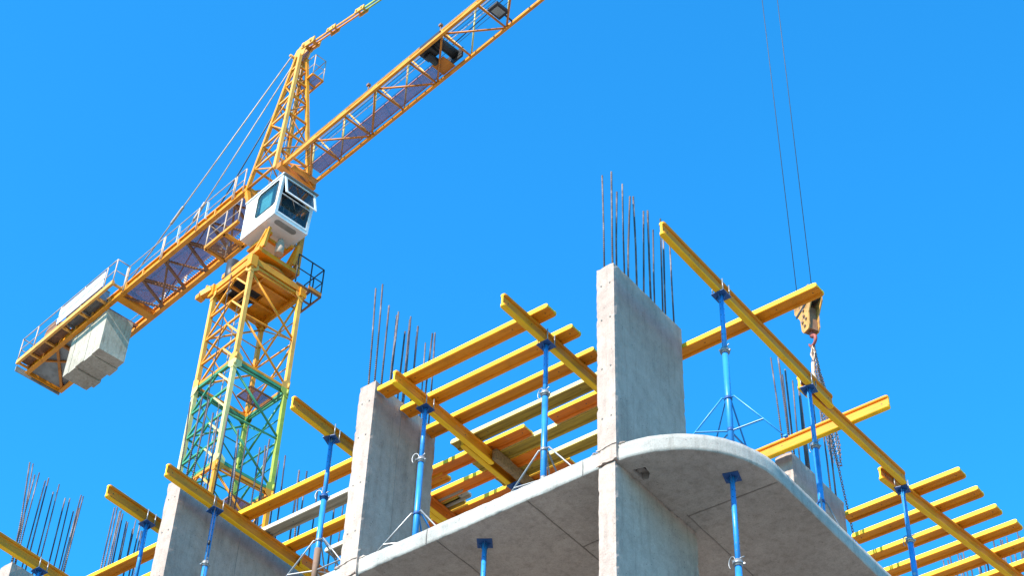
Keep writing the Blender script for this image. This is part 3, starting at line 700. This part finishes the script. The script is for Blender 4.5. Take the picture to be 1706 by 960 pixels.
# front: slightly slanted face, pale floor front with an oval vent underneath
def fx(z): return cx1 - .16 + .16 * (z - cz0) / (cz1 - cz0)
ya, yb = cy0 + T_, cy1 - T_
cp('chin_panel', MB().box(cx1 - .56, cx1 - .165, ya + .002, yb - .002, cz0 - .012, cz0 - .001).box(cx1 - .20, cx1 - .163, ya + .002, yb - .002, cz0, cz0 + .12), WHT, cab)
pv = [(cx1 - .37 + .10 * math.sin(i / 24 * 2 * math.pi), (ya + yb) / 2 - .04 + (.28 * (1 if math.cos(i / 24 * 2 * math.pi) > 0 else -1) + .10 * math.cos(i / 24 * 2 * math.pi))) for i in range(24)]
cp('chin_vent', MB().prism(pv, cz0 - .020, cz0 - .013, 'z'), GRYP, cab)
fr = MB()
for z, hh_ in ((cz0 + .14, .06), (cz0 + .86, .035), (cz1 - .03, .06)): fr.box(fx(z) - .05, fx(z) - .002, ya, yb, z - hh_ / 2, z + hh_ / 2)
for y in (ya + .025, yb - .025): fr.bar((fx(cz0 + .1) - .025, y, cz0 + .1), (fx(cz1) - .03, y, cz1), .05)
cp('front_frame', fr, WHT, cab)
cp('front_pane', MB().add([(fx(cz0 + .17) - .012, ya + .05, cz0 + .17), (fx(cz0 + .17) - .012, yb - .05, cz0 + .17), (fx(cz0 + .85) - .012, yb - .05, cz0 + .85), (fx(cz0 + .85) - .012, ya + .05, cz0 + .85)], [(0, 1, 2, 3)]), GLD, cab)
cp('side_pane', MB().add([(a, cy0 + .02, b_) for a, b_ in hole], [tuple(range(8))]), GLS, cab)
cp('window_seal', MB().tube([(a, cy0 - .004, b_) for a, b_ in hole], .018, 6, closed=True), BLK, cab)
cp('side_pane', MB().add([(a, cy1 - .02, b_) for a, b_ in hole], [tuple(range(8))]), GLS, cab)
# hopper window swung open
hw = MB(); hz = cz1 - .04; hx = cx1 + .01; L_ = .80; an = R(13)
ux = Vector((math.sin(an), 0, -math.cos(an)))
def hp(y, d, o=0): return Vector((hx, y, hz)) + ux * d + Vector((math.cos(an), 0, math.sin(an))) * o
for d in (.035, L_): hw.bar(hp(ya, d), hp(yb, d), .07, .03, roll=ux.cross(Vector((0, 1, 0))))
for y in (ya + .035, yb - .035): hw.bar(hp(y, .05), hp(y, L_ - .02), .07, .029, roll=ux.cross(Vector((0, 1, 0))))
hwo = cp('open_window', hw, WHT, cab)
cp('roof_lip', MB().box(cx1 - .02, cx1 + .10, cy0 - .02, cy1 + .03, cz1 - .012, cz1 - .001), GRYP, cab)
cp('window_pane', MB().add([hp(ya + .06, .06), hp(yb - .06, .06), hp(yb - .06, L_ - .02), hp(ya + .06, L_ - .02)], [(0, 1, 2, 3)]), GLD, cab)
it = MB(); it.box(.45, .95, -.45, .05, cz0 + .10, cz0 + .55); it.box(.40, .52, -.42, .02, cz0 + .5, cz0 + 1.2); it.box(1.0, 1.3, -.7, -.5, cz0 + .05, cz0 + .75); it.box(1.0, 1.3, .1, .3, cz0 + .05, cz0 + .75); it.box(cx0 + .06, cx0 + .08, cy0 + .06, cy1 - .06, cz0 + .05, cz1 - .02); it.box(cx0 + .09, cx1 - .22, cy1 - .07, cy1 - .055, cz0 + .05, cz0 + .9); it.box(cx0 + .09, cx1 - .1, cy0 + .06, cy1 - .08, cz1 - .03, cz1 - .015); it.box(cx0 + .09, cx1 - .23, cy0 + .06, cy1 - .08, cz0 + .045, cz0 + .06)  # seat and consoles, plus black lining added to darken the cab interior
cp('seat_and_dark_lining', it, BLK, cab)
sk = MB()
for y, z_, l_ in ((-.62, .85, .35), (-.5, .6, .3), (-.3, .72, .3), (-.24, .5, .16), (-.05, .42, .2)): sk.tube([(1.42, y, cz0 + z_), (1.38, y + .03, cz0 + z_ - l_)], .022, 6)
cp('control_levers', sk, SKN, cab)
cp('window_curtain', MB().box(.56, 1.06, cy0 + .10, cy0 + .13, cz0 + .5, cz1 - .1), TUR, cab)
cp('wiper_arm', MB().tube([(fx(cz0 + .36) + .012, -.1, cz0 + .36), (fx(cz0 + .8) + .012, -.35, cz0 + .85)], .008, 5), BLK, cab)
# ---- yellow side platform below the counter jib
sp = MB(); z = 26.5
for x in (-2.35, -1.42): sp.bar((x, -.66, z), (x, .1, z), .10)
for y in (-.66, .1): sp.bar((-2.35, y, z), (-.7, y, z), .10)
side = cp('side_platform', sp, CRY); gg = MB()
for k in range(26): gg.box(-2.3 + k * .036, -2.3 + k * .036 + .009, -.6, .05, z, z + .02)
tag(cp('grating', gg, BRN, side), kind='stuff')
railing('railing', [(-2.35, .08), (-2.35, -.66), (-1.45, -.66), (-.72, -.66)], z, RAI, side, 1.0, .017, .026)
# ---- A frame tower top
ZC = 27.8
ap = Vector((.18, 0, 34.25)); base = {(-1, -1): (-.67, -.60), (1, -1): (.76, -.62), (1, 1): (.76, .66), (-1, 1): (-.67, .64)}
capm = MB(); capm.prism([(-.12, 34.0), (.42, 34.0), (.56, 34.45), (.40, 34.62), (.0, 34.52), (-.16, 34.25)], -.12, -.09, 'y'); capm.prism([(-.12, 34.0), (.42, 34.0), (.56, 34.45), (.40, 34.62), (.0, 34.52), (-.16, 34.25)], .09, .12, 'y')
capm.tube([(.42, -.2, 34.42), (.42, .2, 34.42)], .07, 10); capm.tube([(-.08, -.3, 34.2), (-.08, .3, 34.2)], .05, 10)
top = cp('tower_top', capm, CRL)
tops = {k: (ap.x + k[0] * .10, k[1] * .13, 34.05) for k in base}
for k, (x, y) in base.items(): bx('leg', (x, y, ZC), tops[k], .108, CRY if k != (1, -1) else CRL, top)
lv = [0, .16, .32, .48, .63, .77, .90]
def on(k, t): return Vector((*base[k], ZC)).lerp(Vector(tops[k]), t)
for a_, b_ in (((-1, -1), (1, -1)), ((1, -1), (1, 1)), ((1, 1), (-1, 1)), ((-1, 1), (-1, -1))):
    for i, t in enumerate(lv[1:], 1):
        bx('brace', on(a_, t), on(b_, t), .06, CRL if a_ == (-1, -1) else CRY, top)  # near side one tone lighter than the rest, sunlight put into the colour
    for i in range(len(lv) - 1):
        p, q = (a_, b_) if i % 2 else (b_, a_)
        br('brace', on(p, lv[i]), on(q, lv[i + 1]), .026, CRO if a_ != (-1, -1) else CRY, top, 6)
    br('brace', on(a_, 0.02), on(b_, 0.02), .05, CRO, top, 6)
tl = MB()
for s in (-.15, .15): tl.tube([(-.25, s, ZC), (.12, s * .6, 33.8)], .016, 6)
for k in range(20): tl.tube([(-.25 + .37 * k / 20, -.15 + .06 * k / 20, ZC + 6 * k / 20), (-.25 + .37 * k / 20, .15 - .06 * k / 20, ZC + 6 * k / 20)], .007, 5)
cp('ladder', tl, RAI, top)
# basket beside the apex
bk_ = MB(); z = 33.0
x0, x1, y0, y1 = -.12, .70, .20, .62
for y in (y0, y1): bk_.bar((x0, y, z), (x1, y, z), .06)
for x in (x0, .3, x1): bk_.bar((x, y0, z), (x, y1, z), .05)
bm_ = cp('top_basket', bk_, CRY); gg = MB()
for k in range(24): gg.box(x0 + .02 + k * .034, x0 + .02 + k * .034 + .012, y0, y1, z + .01, z + .025)
tag(cp('grating', gg, GRT, bm_), kind='stuff')
railing('railing', [(x0, y1), (x1, y1), (x1, y0), (x0, y0)], z, RAI, bm_, 1.0, .016, .018)
# ---- jib
YN, YF = -.52, .60; ZT = 29.08; YT = .04; JX0, JX1 = .95, 26.7; STEP = 1.43
jm = MB()
for y in (YN, YF): jm.bar((JX0, y, ZC), (JX1, y, ZC), .085, .10)
jm.bar((JX0 + .3, YT, ZT), (JX1 - .8, YT, ZT), .085)
jm.bar((JX0, YN, ZC), (JX0 + .35, YT, ZT), .1); jm.bar((JX0, YF, ZC), (JX0 + .35, YT, ZT), .1)
jib = cp('jib', jm, CRY)
cp('root_beam', MB().bar((JX0 + .02, YN - .12, ZC - .04), (JX0 + .02, YF + .12, ZC - .04), .20, .22).tube([(JX0 + .3, YN + .2, ZC - .08), (JX0 + .3, YF - .02, ZC - .08)], .09, 12), CRO, jib)
nx = JX0; k = 0
while nx < JX1 - .5:
    br('brace', (nx, YN, ZC), (nx, YF, ZC), .034, CRO, jib)
    x2 = min(nx + STEP, JX1)
    if k % 2 == 0: br('brace', (nx, YF, ZC), (x2, YN, ZC), .03, CRO, jib)
    else: br('brace', (x2, YF, ZC), (nx, YN, ZC), .03, CRO, jib)
    mid = nx + STEP / 2
    if mid < JX1 - .9:
        for y in (YN, YF):
            br('brace', (nx, y, ZC), (mid, YT, ZT), .026, CRM if y == YF else CRL, jib); br('brace', (mid, YT, ZT), (x2, y, ZC), .026, CRL, jib)  # cream far-side strut has its sunlight painted in
    nx += STEP; k += 1
wg = MB(); n_ = int((7.45 - 1.5) / .036)
for k in range(n_): wg.box(1.5 + k * .036, 1.5 + k * .036 + .012, .10, .50, ZC + .08, ZC + .10)
for y in (.10, .50): wg.bar((1.5, y, ZC + .08), (7.45, y, ZC + .08), .02, .04)
tag(cp('walkway_grating', wg, GRT, jib), kind='stuff')
cp('walkway_end_plate', MB().box(7.0, 7.5, .06, .54, ZC + .04, ZC + .06), CRO, jib)
tw = MB(); tw.tube([(7.62, -.42, ZC + .32), (7.62, .40, ZC + .32)], .15, 16); tw.box(7.0, 7.45, -.42, -.05, ZC + .10, ZC + .44); tw.box(7.05, 7.9, -.46, -.42, ZC + .05, ZC + .4); tw.box(7.2, 7.9, .40, .46, ZC + .05, ZC + .45); tw.tube([(7.2, -.30, ZC + .06), (7.2, .1, ZC + .06)], .12, 12)
win = cp('trolley_winch', tw, BLK, jib)
fl = MB(); fl.bar((9.80, -.12, ZC + .02), (9.80, .32, ZC + .02), .34, .10); 
fl_o = cp('floodlight', MB().box(9.60, 9.98, -.20, .26, ZC - .02, ZC + .08).bar((9.8, .26, ZC + .05), (9.8, .6, ZC + .02), .04), BLK, jib)
fl_g = cp('floodlight_lens', MB().box(9.66, 9.92, -.12, .18, ZC - .032, ZC - .021), GRYP, fl_o) if False else cp('floodlight_lens', MB().box(9.66, 9.92, -.12, .18, ZC - .032, ZC - .021), GRYP, jib)
for y, z in ((-.25, ZC + .25), (-.12, ZC + .32), (.12, ZC + .22)): br('trolley_rope', (1.2, y, z), (JX1, y, z), .0075, BLK, jib, 5)
br('power_cable', (7.9, .05, ZC + .2), (14, -.2, ZC + .25), .016, BLK, jib, 6)
for y, z in ((.06, ZC + .95), (.06, ZC + .55), (-.30, ZC + .7)): br('hand_rail', (1.2, y, z), (9.6, y, z), .012, RAI, jib, 5)
x = 1.6
while x < 7.6:
    br('hand_rail_post', (x, .08, ZC + .1), (x, .06, ZC + .95), .013, CRO, jib, 5); x += STEP
tr = MB()
for y in (-.44, .52): tr.bar((18.3, y, ZC - .16), (19.3, y, ZC - .16), .08, .14); [tr.tube([(x, y - .05, ZC - .1), (x, y + .05, ZC - .1)], .09, 12) for x in (18.4, 19.2)]
for x in (18.6, 19.0): tr.bar((x, -.44, ZC - .2), (x, .52, ZC - .2), .08); tr.tube([(x, -.02, ZC - .28), (x, .1, ZC - .28)], .16, 16)
trl = cp('trolley', tr, CRY, jib)
for x, xb in ((18.55, 18.66), (19.0, 19.0)): br('hoist_rope', (x, .04, ZC - .3), (xb, .04, 10.75), .007, BLK, jib, 6)
# light fixture stubs on the top chord
for x in (4.1, 7.3): cp('lamp_stub', MB().tube([(x, YT, ZT), (x, YT, ZT + .34)], .02, 6).box(x - .05, x + .05, YT - .05, YT + .05, ZT + .30, ZT + .38), BRN, jib)
# ---- pendants
def lineat(x, z0=34.43, s=-.226): return z0 + s * (x - .42)
pts = [.42, 1.79, 3.25, 22]
for i in range(3):
    a_, b_ = pts[i], pts[i + 1]
    m_ = CRY if i < 2 else GRY
    for y in (-.05, .05): bx('jib_pendant', (a_, y, lineat(a_)), (b_, y, lineat(b_) if i < 2 else 29.7), .035, m_, top, .07)
for x in (1.0, 1.79, 3.25):
    if x == 1.0: continue
    jp = MB()
    for y in (-.10, .10): jp.bar((x - .22, y, lineat(x - .22)), (x + .22, y, lineat(x + .22)), .03, .17)
    for d in (-.12, .12): jp.tube([(x + d, -.15, lineat(x + d)), (x + d, .15, lineat(x + d))], .04, 8)
    cp('pendant_link', jp, CRL, top)
kn = MB()
for y in (-.13, .13): kn.bar((.30, y, 34.47), (.95, y, lineat(.95)), .04, .24)
kn.tube([(.80, -.2, lineat(.8)), (.80, .2, lineat(.8))], .06, 8); cp('pendant_link', kn, CRL, top)
# ---- counter jib
XE = -12.75; CN, CF = -.62, .72
cjm = MB()
for y, s in ((CN, -1), (CF, 1)):
    cjm.bar((-.7, y, ZC - .02), (XE, y, ZC - .02), .15, .05); cjm.bar((-.7, y, ZC + .28), (XE, y, ZC + .28), .15, .045); cjm.bar((-.7, y, ZC + .13), (XE, y, ZC + .13), .02, .27)
cjm.bar((XE, CN + .02, ZC + .12), (XE, CF - .02, ZC + .12), .06, .30); cjm.bar((-.68, CN + .02, ZC + .1), (-.68, CF - .02, ZC + .1), .14, .28)
cjm.bar((-7.35, CN + .02, ZC + .05), (-7.35, CF - .02, ZC + .05), .30, .22)
cj = cp('counter_jib', cjm, CRY)
x = -1.2
while x > XE:
    for y, s in ((CN, -1), (CF, 1)): cp('web_stiffener', MB().box(x - .02, x + .02, y + s * .012, y + s * .085, ZC + .01, ZC + .255), CRL, cj)
    x -= .95
for i in range(5):
    xa = -1.3 - i * 1.2; xm = xa - .6; xb = xa - 1.2
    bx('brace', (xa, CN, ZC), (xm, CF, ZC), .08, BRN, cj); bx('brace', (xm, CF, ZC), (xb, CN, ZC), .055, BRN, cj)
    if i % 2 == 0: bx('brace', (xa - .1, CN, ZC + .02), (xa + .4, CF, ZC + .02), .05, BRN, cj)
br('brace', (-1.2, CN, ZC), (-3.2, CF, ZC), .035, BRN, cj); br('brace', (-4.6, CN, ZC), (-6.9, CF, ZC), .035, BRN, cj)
dk = MB(); k = 0
for k in range(int(6.6 / .036)):
    x = -.75 - k * .036; dk.box(x - .010, x, CN + .10, CF - .30 if k % 3 else CF - .02, ZC + .20, ZC + .22)
tag(cp('deck_grating', dk, GRT, cj), kind='stuff')
cp('end_deck', MB().box(XE + .05, -10.2, CN + .03, CF - .03, ZC + .10, ZC + .13), GRYP, cj)
ed = MB(); ed.bar((XE + .1, CF, ZC + .04), (-10.9, CN, ZC + .04), .09); ed.bar((-10.7, CN, ZC + .04), (-10.7, CF, ZC + .04), .10); ed.bar((-11.9, CN, ZC + .04), (-10.7, CF, ZC + .04), .06)
cp('end_bracing', ed, CRO, cj)
cp('end_panel', MB().box(XE - .10, XE - .06, CN - .40, CF + .04, ZC - .10, ZC + .12), GRYP, cj)
# outer near side platform carrying winch and cabinets
op = MB(); YO = -1.10
op.bar((XE + .1, YO, ZC + .10), (-7.0, YO, ZC + .10), .09, .16)
for x in (XE + .15, -11.9, -11.0, -10.0, -9.0, -8.0, -7.05): op.bar((x, YO, ZC + .08), (x, CN, ZC + .08), .07)
outer = cp('outer_walkway', op, CRL, cj) 
og = MB()
for k in range(int(2.6 / .04)): x = XE + .2 + k * .04; og.box(x, x + .03, YO + .04, CN - .09, ZC + .15, ZC + .17)
tag(cp('grating', og, BRN, cj), kind='stuff')
cab_ = MB()
cab_.box(-9.92, -7.98, -1.03, -.64, ZC + .59, ZC + .63)
for x in (-9.9, -9.0, -8.02): cab_.box(x - .02, x + .02, -1.04, -.64, ZC + .18, ZC + .6)
rc_ = cp('resistor_cabinet', cab_, GAL, cj)
for k in range(9): cp('slat', MB().box(-9.88, -8.02, -1.02 + k * .043, -1.02 + k * .043 + .020, ZC + .22, ZC + .58), GAL, rc_)
dr = MB(); dr.tube([(-10.9, -.98, ZC + .5), (-10.9, -.1, ZC + .5)], .26, 18); dr.tube([(-10.9, -1.02, ZC + .5), (-10.9, -.96, ZC + .5)], .36, 18); dr.tube([(-10.9, -.1, ZC + .5), (-10.9, -.04, ZC + .5)], .36, 18)
cp('hoist_winch', dr, BRN, cj)
mt = MB(); mt.tube([(-11.9, -.95, ZC + .42), (-11.9, -.35, ZC + .42)], .19, 14); mt.box(-11.6, -11.2, -.95, -.45, ZC + .18, ZC + .6); mt.tube([(-10.3, -1.0, ZC + .4), (-10.3, -.7, ZC + .4)], .15, 12); cp('hoist_motor', mt, CRO, cj)
ho = MB(); ho.tube([(-12.35, -.9, ZC + .4), (-12.0, -.9, ZC + .4)], .15, 12); ho.box(-12.6, -12.3, -1.0, -.75, ZC + .18, ZC + .52); ho.box(-12.5, -12.2, -.5, .4, ZC + .2, ZC + .5); cp('machinery_and_dark_fill', ho, BLK, cj)
# sign boards and rails
cp('sign_board', MB().box(-10.28, -7.62, YO - .05, YO - .03, 28.48, 28.78), WHT, cj); cp('sign_board', MB().box(-10.30, -7.62, YO - .05, YO - .03, 28.12, 28.42), WHT, cj)
railing('railing', [(XE + .1, YO + .6), (XE + .1, YO), (-11.7, YO), (-10.3, YO), (-10.18, YO)], ZC + .15, RAI, cj, 1.02, .02, .024)
railing('railing', [(-10.18, YO), (-8.9, YO), (-7.6, YO), (-7.05, YO), (-7.05, CN)], ZC + .15, RAI, cj, 1.02, .02, .024)
railing('railing', [(-7.0, CN - .09), (-6.96, CN - .09), (-4.98, CN - .09), (-4.90, CN - .09), (-3.1, CN - .09), (-1.25, CN - .09), (-1.17, CN - .09), (-.7, CN - .09)], ZC, RAI, cj, 1.0, .018, .024)
railing('railing', [(XE + .1, CF + .09), (-11, CF + .09), (-9.2, CF + .09), (-7.0, CF + .09), (-5.9, CF + .09), (-5.82, CF + .09), (-4, CF + .09), (-3.92, CF + .09), (-2.2, CF + .09), (-.8, CF + .09)], ZC, RAI, cj, .95, .018, .024)
for x in (-4.15, -2.65): bx('marker_plate', (x, CN - .08, ZC + .2), (x, CN - .08, ZC + .95), .07, WHT, cj, .02)
# tie rods
def rod(p, q, r, mat, tb=None):
    p, q = Vector(p), Vector(q); br('tie_rod', p, q, r, mat, cj, 6)
    if tb:
        c = p.lerp(q, tb); d = (q - p).normalized(); cp('turnbuckle', MB().tube([c - d * .35, c - d * .3, c + d * .3, c + d * .35], .05, 8), RAI, cj)
A1 = (-.05, -.24, 34.15); A2 = (-.05, .24, 34.15)
rod(A1, (-6.95, CN, ZC + .3), .024, RAI, .70)
rod(A2, (-6.95, CF, ZC + .3), .022, BLK)
rod((.0, -.2, 33.6), (-4.05, CN, ZC + .3), .022, RAI, .84)
# counterweight blocks hung between the chords
xs_ = [-10.10, -9.78, -9.36, -8.88, -8.42, -8.0]; zb_ = [26.06, 26.02, 26.06, 26.0, 26.03]; yf_ = [.40, .47, .42, .48, .44]
for i in range(5):
    me = rough_box(xs_[i] + .008, xs_[i + 1] - .008, -.54 + (.004 if i % 2 else 0), yf_[i], zb_[i], 27.76 + .03 * (i % 2), .12, .0016)
    cw = cp('counterweight_block', me, CONC_W, cj)
for x in (-9.9, -9.0, -8.2): bx('counterweight_hanger', (x, CN, ZC + .09), (x, CF, ZC + .09), .10, BRN, cj)

# ------------------------------------------------------------------ hook block and chains (hang from the crane, things of their own)
ux_ = Vector((math.cos(R(-8.6)), math.sin(R(-8.6)), 0)); uy_ = Vector((-ux_.y, ux_.x, 0))
def cw_(x, y, z=0): return Vector((-20.67, 12.37, 0)) + ux_ * x + uy_ * y + Vector((0, 0, z))
HZ = 9.95
hk = empty('hook_block', cw_(18.88, .04, HZ), R(-8.6 - 18)); hk.scale = (.80, .80, .80); tag(hk, 'worn yellow hook block with red hook hanging from two thin ropes on the right', 'crane hook')
def cheek(y0, y1): return MB().prism([(-.10, .0), (.10, .0), (.15, .10), (.17, .45), (.36, .78), (.36, 1.10), (.27, 1.24), (-.27, 1.24), (-.36, 1.10), (-.36, .78), (-.17, .45), (-.15, .10)], y0, y1, 'y')
HKP = paint('worn_hook_block_paint', (.46, .23, .06), (.11, .07, .05), 1.0, .5, .5, 0, .2, 9)
obj('cheek_plate', cheek(-.15, -.12), HKP, hk); obj('cheek_plate', cheek(.12, .15), HKP, hk)
for x in (-.19, .19): obj('sheave', MB().tube([(x, -.07, 1.0), (x, .07, 1.0)], .21, 20), BLK, hk)
obj('cross_stripe', MB().bar((-.30, -.158, .62), (.34, -.158, .84), .012, .07), BLK, hk)
obj('centre_body', MB().box(-.11, .11, -.11, .11, .02, .7), BRN, hk)
bo = MB()
for x, z in ((0, .15), (0, .45), (-.07, .30), (.07, .32), (-.19, 1.0), (.19, 1.0), (.0, .62)): bo.tube([(x, -.185, z), (x, -.15, z)], .032, 8)
obj('bolt', bo, RUS, hk)
hkp = [(0, 0, -.0), (0, 0, -.12)] + [(.03 + .115 * math.sin(a), 0, -.24 + .115 * math.cos(a)) for a in [R(t) for t in range(-15, 250, 20)]]
obj('hook', MB().tube([(0, 0, .04), (0, 0, -.12)], .05, 10).tube([(.0 + .13 * math.sin(R(t)), 0, -.25 + .13 * math.cos(R(t))) for t in range(0, 275, 18)], .052, 10, r2=.022), RED, hk)
def chain(name, pts, label, mat):
    # resample
    P_ = [Vector(p) for p in pts]; mb = MB(); pitch = .052; acc = 0; i = 0; cen = []
    pos = P_[0]; rem = pitch
    for a, b_ in zip(P_[:-1], P_[1:]):
        L = (b_ - a).length; t = rem - pitch if False else 0
        d = (b_ - a).normalized(); s = acc
        while s < L: cen.append((a + d * s, d)); s += pitch
        acc = s - L
    for k, (c, d) in enumerate(cen):
        ref = Vector((0, 1, 0)) if abs(d.y) < .9 else Vector((1, 0, 0)); u = d.cross(ref).normalized(); v = u.cross(d)
        w1 = (u + v).normalized() if k % 2 else (u - v).normalized()
        mb.tube([c + d * .036 * math.cos(t) * 1.0 + w1 * .021 * math.sin(t) for t in [i * math.pi / 4 for i in range(8)]], .0062, 5, cap=False, closed=True)
    o = obj(name, mb, mat); return tag(o, label, 'chain', 'chains hanging from the crane hook')
def px2(x, z, y=0): return cw_(x, .04 + y, z)
TOPc = HZ - .30
chain('sling_chain', [px2(18.87, TOPc), px2(18.88, 8.7, .03), px2(18.93, 7.9, .06), px2(19.0, 7.2, .08), px2(19.04, 6.85, .08), px2(19.09, 6.83, .10), px2(19.10, 7.3, .12), px2(19.02, 8.2, .1), px2(18.95, 8.9, .05)], 'rusty chain loop hanging lowest under the red hook', RUS)
chain('sling_chain', [px2(18.90, TOPc), px2(18.98, 8.9, -.03), px2(19.06, 8.1, -.05), px2(19.10, 7.3, -.06), px2(19.16, 6.4, -.04), px2(19.24, 5.4, -.02), px2(19.3, 4.6, 0)], 'long dark chain slanting down from the red hook behind the beams to the right', BLK)
chain('sling_chain', [px2(18.85, TOPc), px2(18.83, 8.9, .0), px2(18.88, 8.3, .02), px2(18.93, 7.6, .0), px2(18.98, 7.0, .02), px2(19.0, 6.9, .0), px2(19.03, 7.4, -.02), px2(19.0, 8.2, -.02), px2(18.93, 9.1, -.01)], 'brown shackled chain bunched close under the red hook', RUS)
chain('sling_chain', [px2(18.88, TOPc), px2(18.93, 8.8, .08), px2(18.99, 8.0, .10), px2(19.06, 7.2, .12), px2(19.07, 7.1, .12)], 'short dark chain end beside the looped chain', RAI)
sh = MB(); sh.tube([px2(18.88, 9.64), px2(18.82, 9.45), px2(18.86, 9.28), px2(18.91, 9.45)], .022, 8, closed=True); sh.tube([px2(18.84, 9.25), px2(18.82, 9.0), px2(18.87, 8.8)], .035, 8)
tag(obj('shackle', sh, RAI), 'rusty pale shackle linking the red hook to the chains', 'shackle')
